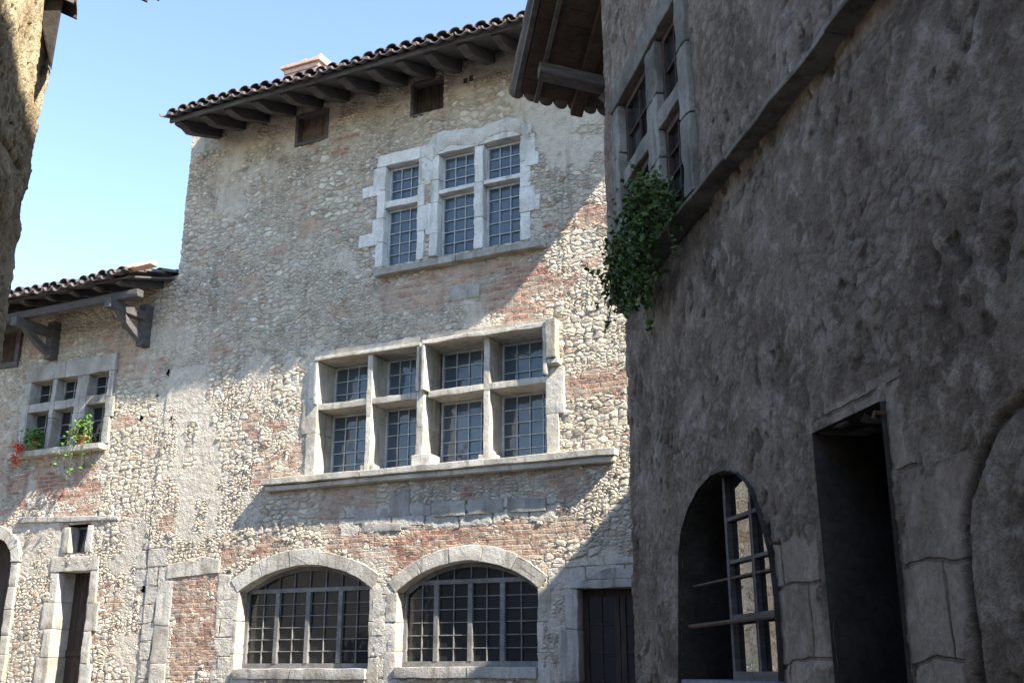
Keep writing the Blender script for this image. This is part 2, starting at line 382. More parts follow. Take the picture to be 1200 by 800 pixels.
# ------------------------------------------------------------------ window builder (plane F or R)
def blocks(mb, u0, u1, v0, v1, d0, d1, vert=True, L0=.36, gap=.004, tooth=0.0, side=0, j=.003):
    """one stone member cut into squared blocks along its length"""
    a, b = (v0, v1) if vert else (u0, u1); n = max(1, round((b-a)/L0)); cuts = [a+(b-a)*k/n for k in range(n+1)]
    for k in range(1, n): cuts[k] += random.uniform(-.06, .06)*(b-a)/n*2
    for k in range(n):
        x0, x1 = cuts[k]+gap/2, cuts[k+1]-gap/2
        t = tooth*(k % 2) + random.uniform(0, tooth*.3)
        if vert: mb.box(u0-(t if side < 0 else 0), u1+(t if side > 0 else 0), x0, x1, d0, d1+random.uniform(-.004, .004), j)
        else: mb.box(x0, x1, v0-(t if side < 0 else 0), v1+(t if side > 0 else 0), d0, d1+random.uniform(-.004, .004), j)
def casement(pl, u0, u1, v0, v1, d, nx, ny, parent, fw=.035, bar=.012, gm='glass', fm='frame', label=None):
    m = MB(pl)
    for a, b, c, e in ((u0, u0+fw, v0, v1), (u1-fw, u1, v0, v1), (u0+fw, u1-fw, v0, v0+fw), (u0+fw, u1-fw, v1-fw, v1)): m.box(a, b, c, e, d-.02, d+.02)
    iu0, iu1, iv0, iv1 = u0+fw, u1-fw, v0+fw, v1-fw
    for k in range(1, nx):
        x = iu0+(iu1-iu0)*k/nx; m.box(x-bar/2, x+bar/2, iv0, iv1, d-.008, d+.010)
    for k in range(1, ny):
        y = iv0+(iv1-iv0)*k/ny; m.box(iu0, iu1, y-bar/2, y+bar/2, d-.007, d+.011)
    m.build('casement', M[fm], parent)
    g = MB(pl)   # small panes, each set at a slightly different tilt
    for a in range(nx):
        for b in range(ny):
            x0 = iu0+(iu1-iu0)*a/nx; x1 = iu0+(iu1-iu0)*(a+1)/nx; y0 = iv0+(iv1-iv0)*b/ny; y1 = iv0+(iv1-iv0)*(b+1)/ny
            t = [random.uniform(-.005, .005) for _ in range(3)]
            vs = [(x0, y0, d-.012+t[0]), (x1, y0, d-.012+t[1]), (x1, y1, d-.012+t[1]+t[2]), (x0, y1, d-.012+t[0]+t[2])]
            g.add(vs, [(0, 1, 2, 3)])
    g.build('pane', M[gm], parent)

# ================================================================== THE BIG STONE HOUSE
def FU(px, py, d=0): return F.uv(px, py, d)
house = empty('stone_house', F.w(-4, 0, 0), 'tall rubble stone house in the centre with mullioned windows and two arched windows', 'house')
OV = 1.10
eL = FU(193, 138, OV); eR = FU(612, 19, OV)
ve = (eL[1]+eR[1])/2; print('eave v', eL, eR)
uL = eL[0]; UR_ROOF = 1.9; UR_WALL = 3.6
PIT = math.tan(math.radians(21))
vtop = ve+OV*PIT+.02
EDGE = FU(221, 200)[0]
holes_main = []; 
def rect(u0, u1, v0, v1): return [(u0, v0), (u1, v0), (u1, v1), (u0, v1)]

# ---- upper windows
def pxrect(x0, x1, ytl, ybl, pl=F, d=0.0):
    """u range and v range from the left-hand top and bottom corners"""
    a = pl.uv(x0, ytl, d); b = pl.uv(x0, ybl, d); c = pl.uv(x1, ytl, d)
    return a[0], c[0], b[1], a[1]
def mull_window(name, cols, rows, D, pl, jl, jr, lh, sh, mat, label, parent, tooth=.1, nx=3, nys=(3, 5), out=.03, sub='glass', mulld=0.0, fw=.035, fm='frame'):
    """cols: openings (u0,u1); rows: openings (v0,v1) bottom first"""
    m = MB(pl); U0, U1 = cols[0][0], cols[-1][1]; V0, V1 = rows[0][0], rows[-1][1]
    blocks(m, U0-jl, U0, V0, V1, -D-.06, out, True, .40, tooth=tooth, side=-1)
    blocks(m, U1, U1+jr, V0, V1, -D-.06, out, True, .40, tooth=tooth, side=1)
    if lh: blocks(m, U0-jl-tooth*.3, U1+jr+tooth*.3, V1+.003, V1+lh, -D-.06, out+.006, False, 1.1)
    if sh: m.box(U0-jl, U1+jr, V0-sh, V0-.003, -D-.06, out+.01, .003)
    for a, b in zip(cols, cols[1:]):
        blocks(m, a[1], b[0], V0+.001, V1-.001, -D-.04, out-.01-mulld, True, .6)
    for a, b in zip(rows, rows[1:]):
        for c in cols: m.box(c[0]+.001, c[1]-.001, a[1], b[0], -D-.04, out-.016-mulld, .002)
    w = m.build('window', M[mat], parent, bevel=.012)
    if label: w['label'] = label
    for c in cols:
        for k, r in enumerate(rows): casement(pl, c[0]+.002, c[1]-.002, r[0]+.002, r[1]-.002, -D, nx, nys[k] if k < len(nys) else nys[-1], w, gm=sub, fw=fw, fm=fm)
    return w, rect(U0-jl+.04, U1+jr-.04, V0-max(sh-.04, 0), V1+max(lh-.04, 0))
dU = .13
# single cross window
c1 = (FU(457, 250)[0]-.17*0, 0)
g = lambda x, y: F.uv(x, y, -dU)
# glass outlines were read off the photo, so unproject them on the recessed plane
fz = lambda x, y: F.uv(x, y, 0)
cs = [(g(456, 260)[0], fz(490, 250)[0])]
rs = [(fz(458, 311)[1], g(458, 248)[1]), (fz(458, 236)[1], g(458, 200)[1])]
rs = [(rs[0][0], rs[0][1]), (rs[1][0], rs[1][1])]
w, h = mull_window('window', cs, [(rs[0][0], rs[0][1]), (rs[1][0], rs[1][1])], dU, F, .13, .10, .20, 0, 'white', 'narrow cross window with two leaded lights', house, tooth=.07, nys=(5, 3), fm='lattice')
holes_main.append(h)
cs2 = [(g(519, 240)[0], fz(556, 240)[0]), (g(571, 240)[0], fz(610, 240)[0])]
rs2 = [(fz(520, 299)[1], g(520, 232)[1]), (fz(521, 222)[1], g(521, 186)[1])]
top_s = rs[1][1]
w, h = mull_window('window', cs2, rs2, dU, F, .12, .16, .16, 0, 'white', 'double cross window under a moulded ogee hood', house, tooth=.07, nys=(5, 3), fm='lattice')
holes_main.append(h)
upper_w = w
# ogee hood: a wavy moulded band over the double window
m = MB(F)
def band(mb, low, high, d0, d1):
    n = len(low)
    for k in range(n-1):
        mb.prism([low[k], low[k+1], high[k+1], high[k]], d0, d1)
lo = [(500, 186), (508, 190), (515, 180), (528, 172), (545, 171), (556, 171), (566, 168), (577, 160), (590, 156), (603, 155), (614, 160), (619, 166)]
hi = [(505, 168), (512, 160), (522, 156), (536, 155), (548, 153), (557, 153), (567, 152), (576, 147), (590, 142), (604, 141), (616, 146), (621, 156)]
lw = [FU(*p) for p in lo]; hw = [FU(*p) for p in hi]
n = len(lw)
vs = []; 
for k in range(n):
    (a, b), (c, e) = lw[k], hw[k]
    vs += [(a, b, -.05), (a, b, .045), ((a+c)/2, (b+e)/2, .10), (c, e, .06), (c, e, -.05)]
fs = [(k*5+i, k*5+i+1, (k+1)*5+i+1, (k+1)*5+i) for k in range(n-1) for i in range(4)]+[(0, 1, 2, 3, 4), tuple((n-1)*5+i for i in (4, 3, 2, 1, 0))]
m.add(vs, fs)
m.build('hood', M['white'], upper_w, bevel=.008)
# sloping pale blocks beside it, then the thin ledge under both windows
m = MB(F)
for (x, y, wd, ht) in ((426, 222, .34, .17), (422, 278, .34, .2), (616, 182, .2, .2), (612, 232, .28, .24)):
    a, b = FU(x, y); m.box(a, a+wd, b-ht, b, -.1, .035, .01)
m.build_each('quoin', M['white'], house, bevel=.015)
a = FU(444, 312); b = FU(641, 283)
m = MB(F); blocks(m, a[0], b[0], min(a[1], b[1])-.10, min(a[1], b[1])-.0, -.28, .13, False, 1.3)
m.build('sill', M['greystone'], house, bevel=.015)

# ---- big double mullioned window
dB = .40
gb = lambda x, y: F.uv(x, y, -dB)
def yv(px, py, d=0): return F.uv(px, py, d)[1]
top1 = yv(372, 425); top2 = yv(505, 402)
trT = yv(400, 471); trB = yv(400, 478); bot = yv(385, 557)
print('big win', top1, top2, trT, trB, bot, yv(650, 383), yv(600, 447), yv(640, 529))
rows = [(bot, trB), (trT, top1)]
colsL = [(FU(373, 480)[0], FU(430, 480)[0]), (FU(436, 480)[0], FU(490, 480)[0])]
colsR = [(FU(502, 470)[0], FU(567, 470)[0]), (FU(574, 470)[0], FU(641, 460)[0])]
def bigwin(cols, jl, jr, outp, topext, label):
    m = MB(F); U0, U1 = cols[0][0], cols[-1][1]
    if jl: blocks(m, U0-jl, U0, bot, top1, -dB-.06, .035, True, .5, tooth=.09, side=-1)
    if jr: blocks(m, U1, U1+jr, bot, top1, -dB-.06, .035, True, .5, tooth=.09, side=1)
    # moulded outer frame, standing proud
    m.box(U0-.05, U0, trT, top1, -.05, outp, .003)
    m.box(U0-.05, U1+.05, top1+.002, top1+.06, -dB-.06, outp+.01, .003)
    m.box(U1, U1+.05, trT, top1, -.05, outp, .003)
    m.box(U0-.02, U1+.02, top1+.062, top1+.16, -dB-.06, .045, .004)
    mid = (cols[0][1], cols[1][0])
    # mullion: narrow nose widening to the glazing rebate
    um = sum(mid)/2; hw_ = (mid[1]-mid[0])/2
    blocks(m, um-hw_, um+hw_, bot, top1, -dB-.04, .02, True, .7)
    m.box(um-hw_-.07, um+hw_+.07, bot, bot+.10, -dB+.1, .012, .004)
    for c in cols:
        m.prism([(c[0], trB), (c[1], trB), (c[1], trT), (c[0], trT)], -dB-.04, .015)
    w = m.build('window', M['pale'], house, bevel=.010); w['label'] = label
    for c in cols:
        casement(F, c[0]+.002, c[1]-.002, bot+.002, trB-.002, -dB, 4, 5, w, gm='glass', fw=.03, fm='lattice')
        casement(F, c[0]+.002, c[1]-.002, trT+.002, top1-.002, -dB, 4, 3, w, gm='glass', fw=.03, fm='lattice')
    return w
bigwin(colsL, .16, 0, .085, 0, 'left pair of the wide mullioned window')
wR = bigwin(colsR, 0, .15, .13, 0, 'right pair of the wide mullioned window')
# centre pier with plinth
m = MB(F)
blocks(m, colsL[1][1]+.002, colsR[0][0]-.052, bot, top1+.05, -dB-.05, .05, True, .6)
m.box(colsL[1][1]-.05, colsR[0][0]+.09, bot+.001, bot+.16, -dB+.1, .07, .004)
m.build('pier', M['pale'], house, bevel=.012)
# right return of the hood
m = MB(F)
u = colsR[1][1]+.05; v0 = yv(652, 422); v1 = yv(650, 379)
m.box(u+.002, u+.14, v0, top1+.10, -.03, .16, .004); m.box(u+.002, u+.17, v0-.07, v0-.002, -.03, .13, .004)
m.build('label_stop', M['pale'], wR, bevel=.012)
holes_main.append(rect(colsL[0][0]-.10, colsR[1][1]+.10, bot-.0, top1+.08))
# long shelf
a = FU(303, 572, .2); b = FU(719, 527, .2); vs_ = (a[1]+b[1])/2; print('shelf', a, b)
m = MB(F); blocks(m, a[0], b[0], bot-.095, bot-.002, -dB-.08, .18, False, 1.7)
m.prism([(a[0]+.05, bot-.17), (b[0]-.05, bot-.17), (b[0]-.02, bot-.098), (a[0]+.02, bot-.098)], -.05, .12)
m.build('sill', M['pale'], house, bevel=.014)

# ---- attic openings
for (x0, x1, y0, y1, mt) in ((351, 382, 139, 168, 'redwood'), (485, 520, 102, 135, 'browndoor')):
    a, b, c, e = pxrect(x0, x1, y0, y1); 
    m = MB(F)
    m.box(a-.06, a, c-.05, e+.05, -.3, .015, .006); m.box(b, b+.06, c-.05, e+.05, -.3, .015, .006)
    m.box(a, b, e, e+.06, -.3, .02, .006); m.box(a, b, c-.06, c, -.3, .02, .006)
    o = m.build('attic_opening', M['wood'], house, bevel=.008)
    s = MB(F); n = 4
    for k in range(n): s.box(a+(b-a)*k/n+.004, a+(b-a)*(k+1)/n-.004, c, e, -.13, -.10)
    s.build('shutter', M[mt], o, bevel=.004)
    holes_main.append(rect(a-.03, b+.03, c-.03, e+.03))
m = MB(F)
for x, y in ((546, 96), (553, 93)):
    a, b = FU(x, y); m.box(a-.06, a+.06, b-.08, b+.08, -.35, -.12); holes_main.append(rect(a-.035, a+.035, b-.05, b+.05))
m.build_each('putlog_hole', M['dark'], house)

# ---- arched windows
def arch_window(xl, xr, yspring, ytop, ysill, ringl, label, bars, ytr, sillx):
    DA = .20
    u0, vs0 = FU(xl, yspring); u1 = FU(xr, yspring)[0]; vt = FU((xl+xr)/2, ytop)[1]; vb = FU(xl, ysill)[1]
    rise = vt-vs0; half = (u1-u0)/2; uc = (u0+u1)/2; Rr = (half**2+rise**2)/(2*rise); cy = vt-Rr
    a0 = math.asin(min(1, half/Rr))
    N = 28
    def arc(rad, off=0): return [(uc+rad*math.sin(-a0*(1+off)+2*a0*(1+off)*k/N), cy+rad*math.cos(-a0*(1+off)+2*a0*(1+off)*k/N)) for k in range(N+1)]
    inner = arc(Rr)
    m = MB(F)
    nv = 5
    for k in range(nv):                                    # voussoirs
        t0 = -a0-.02+(2*a0+.04)*k/nv+.0008; t1 = -a0-.02+(2*a0+.04)*(k+1)/nv-.0008
        th = ringl*random.uniform(.9, 1.12); seg = 6
        pin = [(uc+Rr*math.sin(t0+(t1-t0)*i/seg), cy+Rr*math.cos(t0+(t1-t0)*i/seg)) for i in range(seg+1)]
        po = [(uc+(Rr+th)*math.sin(t1-(t1-t0)*i/seg), cy+(Rr+th)*math.cos(t1-(t1-t0)*i/seg)) for i in range(seg+1)]
        m.prism(pin+po, -DA-.1, .022+random.uniform(-.004, .004))
    jw = .17
    blocks(m, u0-jw, u0, vb-.25, inner[0][1]-.005, -DA-.1, .014, True, .42, tooth=.07, side=-1)
    blocks(m, u1, u1+jw, vb-.25, inner[-1][1]-.005, -DA-.1, .014, True, .42, tooth=.07, side=1)
    w = m.build('window', M['pale'], house, bevel=.014); w['label'] = label
    m = MB(F); blocks(m, u0+.003, u1-.003, vb-.14, vb, -DA-.1, .05, False, 1.2); m.build('sill', M['greystone'], w, bevel=.012)
    # timber frame
    vtr = FU(xl, ytr, -DA)[1]
    ub = [F.uv(x, 740, -DA)[0] for x in bars]
    fr = MB(F); dd = -DA
    st = .055
    fr.box(u0, u0+st, vb, inner[0][1]+.01, dd-.03, dd+.03); fr.box(u1-st, u1, vb, inner[-1][1]+.01, dd-.03, dd+.03)
    fr.box(u0+st, u1-st, vb, vb+.07, dd-.03, dd+.032); fr.box(u0+st, u1-st, vtr-.03, vtr+.03, dd-.03, dd+.034)
    for b in ub: fr.box(b-.035, b+.035, vb+.07, vtr-.03, dd-.03, dd+.04)
    N2 = N
    for k in range(N2):                                    # curved head rail
        p = [inner[k], inner[k+1]]; q = [(uc+(x-uc)*(Rr-.06)/Rr, cy+(y-cy)*(Rr-.06)/Rr) for x, y in p]
        fr.prism([p[0], p[1], q[1], q[0]], dd-.03, dd+.03)
    def head(x): return cy+math.sqrt(max(0, (Rr-.03)**2-(x-uc)**2))
    edges = [u0+st]+ub+[u1-st]
    for k in range(len(edges)-1):
        a, b = edges[k]+.03, edges[k+1]-.03; mid = (a+b)/2
        fr.box(mid-.008, mid+.008, vb+.07, vtr-.03, dd-.01, dd+.015)
        for j in range(1, 6):
            y = vb+.07+(vtr-.1-vb)*j/6; fr.box(a, b, y-.007, y+.007, dd-.009, dd+.014)
        for x in (edges[k+1] if k < len(edges)-2 else None, mid):
            if x is not None and head(x) > vtr+.06: fr.box(x-.008, x+.008, vtr+.03, head(x), dd-.009, dd+.014)
    fr.build('frame', M['greywood'], w, bevel=.004)
    gm = MB(F)
    gm.add([(x, y, dd-.012) for x, y in ([(u0, vb), (u1, vb)]+inner[::-1])], [tuple(range(N+3))])
    gm.build('pane', M['glass2'], w)
    hole = [(u0-.08, vb-.1), (u1+.08, vb-.1)]+[(uc+(Rr+.08)*math.sin(a0-2*a0*k/12), cy+(Rr+.08)*math.cos(a0-2*a0*k/12)) for k in range(13)]
    holes_main.append(hole); return u0, u1, vb
arch_window(281, 434, 693, 662, 783, .21, 'left arched window with small square panes', (325, 361, 399), 694, None)
arch_window(466, 630, 693, 657, 781, .21, 'right arched window half in shadow', (512, 552, 590), 684, None)

# ---- glazed door at right
u0, v1 = FU(678, 690); u1 = FU(766, 690)[0]
m = MB(F)
blocks(m, u0-.16, u0, 0, v1, -.45, .035, True, .5, tooth=.1, side=-1); blocks(m, u1, u1+.16, 0, v1, -.45, .035, True, .5, tooth=.1, side=1)
m.box(u0-.06, u1+.06, v1+.003, v1+.10, -.45, .07, .004)
ar = [(u0+.1+(u1-u0-.2)*k/10, v1+.103+.14*math.sin(math.pi*k/10)) for k in range(11)]
m.prism(ar[::-1]+[] if False else [(u0+.05, v1+.103)]+ar[1:-1][::1]+[(u1-.05, v1+.103)], -.1, .045)
dr = m.build('doorway', M['greystone'], house, bevel=.014); dr['label'] = 'dark glazed door in deep shade'
m = MB(F)
for k in range(2):
    a = u0+(u1-u0)*k/2+.004; b = u0+(u1-u0)*(k+1)/2-.004
    for x0, x1, y0, y1 in ((a, a+.07, .02, v1), (b-.07, b, .02, v1), (a+.07, b-.07, .02, .9), (a+.07, b-.07, v1-.09, v1)): m.box(x0, x1, y0, y1, -.17, -.13)
    for j in range(1, 5):
        y = .9+(v1-.99)*j/5; m.box(a+.07, b-.07, y-.009, y+.009, -.16, -.135)
    m.box((a+b)/2-.009, (a+b)/2+.009, .9, v1-.09, -.161, -.136)
m.build('door', M['browndoor'], dr, bevel=.003)
m = MB(F); m.add([(u0, .05, -.155), (u1, .05, -.155), (u1, v1, -.155), (u0, v1, -.155)], [(0, 1, 2, 3)]); m.build('pane', M['glass2'], dr)
holes_main.append(rect(u0-.08, u1+.08, -.1, v1+.08))

# ---- pale piers and lintel of the bricked-up doorway
m = MB(F)
a0_, b0_ = FU(196, 676); a1_, b1_ = FU(258, 655)
m.prism([FU(196, 678), FU(257, 671), FU(259, 656), FU(240, 652), FU(197, 661)], -.15, .022)
blocks(m, FU(182, 720)[0], FU(200, 720)[0], 0, FU(197, 680)[1], -.15, .012, True, .6)
blocks(m, FU(253, 720)[0], FU(268, 720)[0], 0, FU(255, 673)[1], -.15, .012, True, .45)
o = m.build('blocked_doorway', M['pale'], house, bevel=.014); o['label'] = 'bricked-up doorway with pale stone lintel'
# squared pale blocks let into the wall between the two floors
m = MB(F)
for (x, y, x2, y2) in ((457, 576, 480, 604), (415, 597, 455, 612), (482, 590, 505, 604), (508, 588, 545, 603), (548, 585, 590, 600), (594, 583, 640, 598), (425, 612, 470, 622), (527, 335, 562, 348)):
    a, b = FU(x, y); c, e = FU(x2, y2); m.prism([(a, e+random.uniform(-.01, .01)), (c, e), (c, b-random.uniform(0, .05)), (a, b)], -.08, .010+random.uniform(-.004, .006))
m.build_each('squared_block', M['greystone'], house, bevel=.015)

holes_low = []
low = empty('low_house', F.w(-11, 0, 0), 'low stone house at the left with bracketed eave and small mullioned window', 'house')
# small dark putlog holes where the low wall butts on the big house
m = MB(F)
for x, y, s in ((196, 436, .07), (163, 490, .05), (199, 490, .035), (182, 462, .03), (166, 690, .05)):
    a, b = FU(x, y); m.box(a-s*1.4, a+s*1.4, b-s*1.4, b+s*1.4, -.35, -.12); (holes_main if a > EDGE else holes_low).append([(a-s, b-s*.6), (a+s*.8, b-s*.9), (a+s*.9, b+s*.8), (a-s*.2, b+s)])
m.build_each('putlog_hole', M['dark'], low)
# ---- wall sheet
PX = lambda pts: [FU(*p) for p in pts]
brick_p = [PX(p) for p in (
    [(440, 350), (448, 320), (520, 306), (600, 300), (668, 318), (655, 352), (600, 372), (560, 358), (520, 362), (470, 378)],
    [(520, 560), (630, 545), (690, 548), (660, 580), (590, 588), (530, 585)],
    [(380, 575), (455, 572), (450, 600), (380, 618)],
    [(290, 532), (360, 520), (366, 560), (300, 568)],
    [(300, 625), (420, 618), (520, 608), (600, 606), (690, 612), (660, 680), (610, 655), (560, 640), (500, 655), (460, 690), (430, 650), (360, 638), (310, 655), (275, 680)],
    [(196, 672), (262, 668), (262, 800), (196, 800)],
    [(668, 235), (705, 225), (712, 262), (672, 268)], [(665, 430), (715, 425), (725, 470), (680, 480)],
    [(0, 560), (110, 540), (110, 590), (0, 600)], [(100, 400), (170, 395), (165, 440), (110, 440)], [(-400, 500), (-20, 560), (-20, 900), (-400, 900)])]
plast_p = [PX(p) for p in (
    [(190, 440), (250, 430), (262, 520), (250, 640), (205, 640), (195, 540)],
        [(225, 160), (330, 130), (470, 100), (620, 60), (620, 90), (440, 125), (300, 165), (225, 185)],
    [(132, 612), (162, 612), (166, 800), (136, 800)],
    [(20, 615), (80, 612), (66, 665), (20, 670)],
    [(636, 690), (680, 690), (676, 800), (636, 800)], [(600, 100), (720, 130), (715, 180), (630, 200)],
    [(370, 400), (370, 480), (340, 500), (345, 430)])]
ash_p = [PX(p) for p in (
    [(160, 640), (196, 640), (200, 800), (160, 800)],
    [(255, 680), (290, 680), (290, 800), (255, 800)], [(436, 690), (474, 690), (474, 800), (436, 800)],
    [(400, 600), (650, 580), (650, 608), (400, 625)], [(640, 660), (757, 650), (757, 690), (640, 690)])]
def f_masks(u, v):
    nx = (fbm(u*2.2, v*2.2, 5)-.5)*.9; ny = (fbm(u*2.2+50, v*2.2+9, 5)-.5)*.9
    out = np.zeros((len(u), 3))
    for k, (ps, s) in enumerate(((brick_p, 1.0), (plast_p, 1.0), (ash_p, .25))):
        for p in ps: out[inside(u+nx*s, v+ny*s, p), k] = 1
    br = fbm(u*1.7+3, v*2.6+8, 4)
    out[:, 0] = np.clip(out[:, 0]*sstep(fbm(u*2.5, v*5+4, 4), .36, .46)+sstep(br, .66, .70)*.9, 0, 1)
    out[:, 1] = np.clip(out[:, 1]*sstep(fbm(u*3+9, v*3, 4), .36, .50)*.92+sstep(fbm(u*1.3+20, v*1.3+5, 5), .66, .74)*.6, 0, 1)
    return out
def f_disp(u, v): return (fbm(u*.5, v*.5, 3)-.5)*.08
us = np.concatenate([np.arange(EDGE, .4, .024), np.arange(.4, UR_WALL+.01, .08)]); vs = np.concatenate([np.arange(-.1, 1.5, .1), np.arange(1.5, vtop+.02, .024)])
grid_wall('wall', F, us, vs, M['wall'], house, holes_main, dfun=f_disp, masks=f_masks)
# rear and side walls make it a closed body
m = MB(F)
m.prism([(EDGE+.02, -.1), (EDGE+.3, -.1), (EDGE+.3, vtop-.15), (EDGE+.02, vtop-.15)], -7, -.06)
m.prism([(UR_WALL-.3, -.1), (UR_WALL-.02, -.1), (UR_WALL-.02, vtop-.15), (UR_WALL-.3, vtop-.15)], -7, -.06)
m.prism([(EDGE+.3, -.1), (UR_WALL-.3, -.1), (UR_WALL-.3, vtop-.15), (EDGE+.3, vtop-.15)], -7, -6.7)
m.prism([(EDGE+.3, -.1), (UR_WALL-.3, -.1), (UR_WALL-.3, vtop-.3), (EDGE+.3, vtop-.3)], -.75, -.65)
m.build('side_wall', M['greystone'], house)

# ---- roofs
def canal_roof(pl, ua, ub, v_e, ov, pit, depth, parent, rows=7, mat='tile', sag=0.0, jit=.012, taper=0.0, name='roof'):
    """clay canal tiles: cover tiles over channel tiles, running up the slope; u from ua to ub"""
    m = MB(pl); sp = .21; n = int((ub-ua)/sp); cs_ = 1/math.sqrt(1+pit*pit); sl = .42
    for i in range(n):
        for kind in (0, 1):
            uc = ua+sp*(i+.5*kind)+.05
            base = random.uniform(-jit, jit)
            for rW in range(rows):
                s0 = rW*sl-.03; s1 = s0+sl+.07; a0 = random.uniform(-jit, jit)
                ju = random.uniform(-.008, .008); jl = random.uniform(-.02, .02)+(.04 if kind == 0 else 0)
                vs = []
                for (s_, lift, wd) in ((s0-jl, .022, .098), (s1, 0, .082)):
                    for inner in (0, 1):
                        for k in range(7):
                            t = math.pi*k/6; rr = wd-inner*.014
                            x = uc+ju+rr*math.cos(t); y = rr*math.sin(t)*.8
                            if kind == 0: y = -y+.02
                            else: y = y+.03
                            dpos = ov-s_*cs_; vpos = v_e+s_*cs_*pit+lift+y+base+a0*.5+sag*math.sin(i*.37)*.5+sag*.5*math.sin(i*.11+1)
                            vs.append((x, vpos, dpos-taper*0))
                fs = []
                for k in range(6):
                    fs += [(k, k+1, 14+k+1, 14+k), (7+k, 7+k+1, 21+k+1, 21+k), (k, k+1, 7+k+1, 7+k), (14+k, 15+k, 22+k, 21+k)]
                m.add(vs, fs)
    r = m.build(name, M[mat], parent, smooth=False)
    # deck under the tiles and the rest of the slope
    k = MB(pl)
    prof = [(ov-.10, v_e-.045), (ov-.10, v_e-.015), (-depth/2, v_e-.015+(ov-.1+depth/2)*pit), (-depth, v_e-.015), (-depth, v_e-.045), (-depth/2, v_e-.045+(ov-.1+depth/2)*pit)]
    q = [(ua+.02, y, x) for x, y in prof]+[(ub-.02, y, x) for x, y in prof]
    k.add(q, [(0, 1, 2, 5), (2, 3, 4, 5), (6, 11, 8, 7), (8, 11, 10, 9)]+[(i, (i+1) % 6, 6+(i+1) % 6, 6+i) for i in range(6)])
    k.build('roof_boards', M['wood'], r)
    return r
roof = canal_roof(F, uL, UR_ROOF, ve, OV, PIT, 7.6, house, rows=7, sag=.03)
def rafter(pl, uc, v_e, ov, pit, parent, wdt=.13, hgt=.17, mat='wood', back=-.35, name='rafter'):
    m = MB(pl); a = wdt/2
    line = lambda d: v_e-.05+(ov-.1-d)*pit
    # side profile in (d, v): a curved, carved nose
    prof = [(back, line(back)), (ov-.14, line(ov-.14)), (ov-.14, line(ov-.14)-.055), (ov-.2, line(ov-.2)-.085), (ov-.30, line(ov-.3)-.12), (ov-.42, line(ov-.42)-hgt+.01), (ov-.55, line(ov-.55)-hgt), (back, line(back)-hgt)]
    n = len(prof)
    m.add([(uc-a, y, x) for x, y in prof]+[(uc+a, y, x) for x, y in prof], [tuple(range(n)), tuple(range(2*n-1, n-1, -1))]+[(i, (i+1) % n, n+(i+1) % n, n+i) for i in range(n)])
    return m.build(name, M[mat], parent, bevel=.01)
u = uL+.16
while u < UR_ROOF-.1:
    rafter(F, u, ve, OV, PIT, roof, hgt=random.uniform(.17, .22), wdt=random.uniform(.12, .16)); u += .52+random.uniform(-.04, .04)
m = MB(F); m.box(uL+.05, UR_ROOF-.05, ve-.085, ve-.003, OV-.10, OV-.06); m.build('fascia', M['wood'], roof, bevel=.006)
# chimney
ch = MB(F); a = F.uv(331, 78, -1.2); b = F.uv(376, 70, -1.2)
vb = ve+1.2*PIT; vt_ = a[1]-.10
for k in range(9):
    y0 = vt_-.9+k*.1
    ch.box(a[0]+.05, b[0]-.05, y0, y0+.092, -1.7, -1.2, .006)
ch.box(a[0], b[0], vt_, vt_+.06, -1.76, -1.14, .01)
for k in range(3): 
    x = a[0]+.1+k*(b[0]-a[0]-.2)/2
    ch.prism([(x-.09, vt_+.062), (x+.09, vt_+.062), (x+.05, vt_+.15+.02*k), (x-.06, vt_+.14)], -1.65, -1.25)
ch.build('chimney', M['paletile'], roof, bevel=.006)

# ================================================================== THE LOW HOUSE AT THE LEFT
OL = 1.05
a = FU(12, 351, OL); b = FU(205, 303, OL); print('low eave', a, b)
vl = (a[1]+b[1])/2; LX0 = -19.0; LX1 = EDGE-.02
PL = math.tan(math.radians(17))
lr = canal_roof(F, LX0, LX1-.05, vl, OL, PL, 6.0, low, rows=6, sag=.05, jit=.02)
u = LX1-.35
while u > -16:
    rafter(F, u, vl, OL, PL, lr, hgt=.12, wdt=.10); u -= .55+random.uniform(-.04, .04)
# purlin carried by the brackets, then the brackets themselves
pm = MB(F); pm.box(-16, LX1-.05, vl-.30, vl-.17, OL-.42, OL-.28, .006); pm.build('purlin', M['wood'], low, bevel=.012)
def bracket(px, pyt, pyb):
    uc, vb_ = FU(px, pyb); vt = vl-.17+.6*PL*0; w_ = .075
    m = MB(F)
    m.box(uc-w_, uc+w_, vb_, vt, -.05, .14, .006)
    m.box(uc-w_+.005, uc+w_-.005, vl-.46, vl-.302, .14, OL-.15, .004)
    n = 9; pts = []
    for k in range(n+1):
        t = k/n; dd = .12+(OL-.45)*t; vv = vb_+.08+(vl-.42-vb_-.08)*(t**1.7*.45+t*.55)
        pts.append((dd, vv))
    th = .10
    q = [(x, y-th*.35) for x, y in pts]+[(x-.02, y+th*.8) for x, y in pts[::-1]]
    N = len(q)
    m.add([(uc-.055, y, x) for x, y in q]+[(uc+.055, y, x) for x, y in q], [tuple(range(N)), tuple(range(2*N-1, N-1, -1))]+[(i, (i+1) % N, N+(i+1) % N, N+i) for i in range(N)])
    return m.build('bracket', M['wood'], low, bevel=.008)
bracket(62, 372, 422); bracket(170, 330, 407)
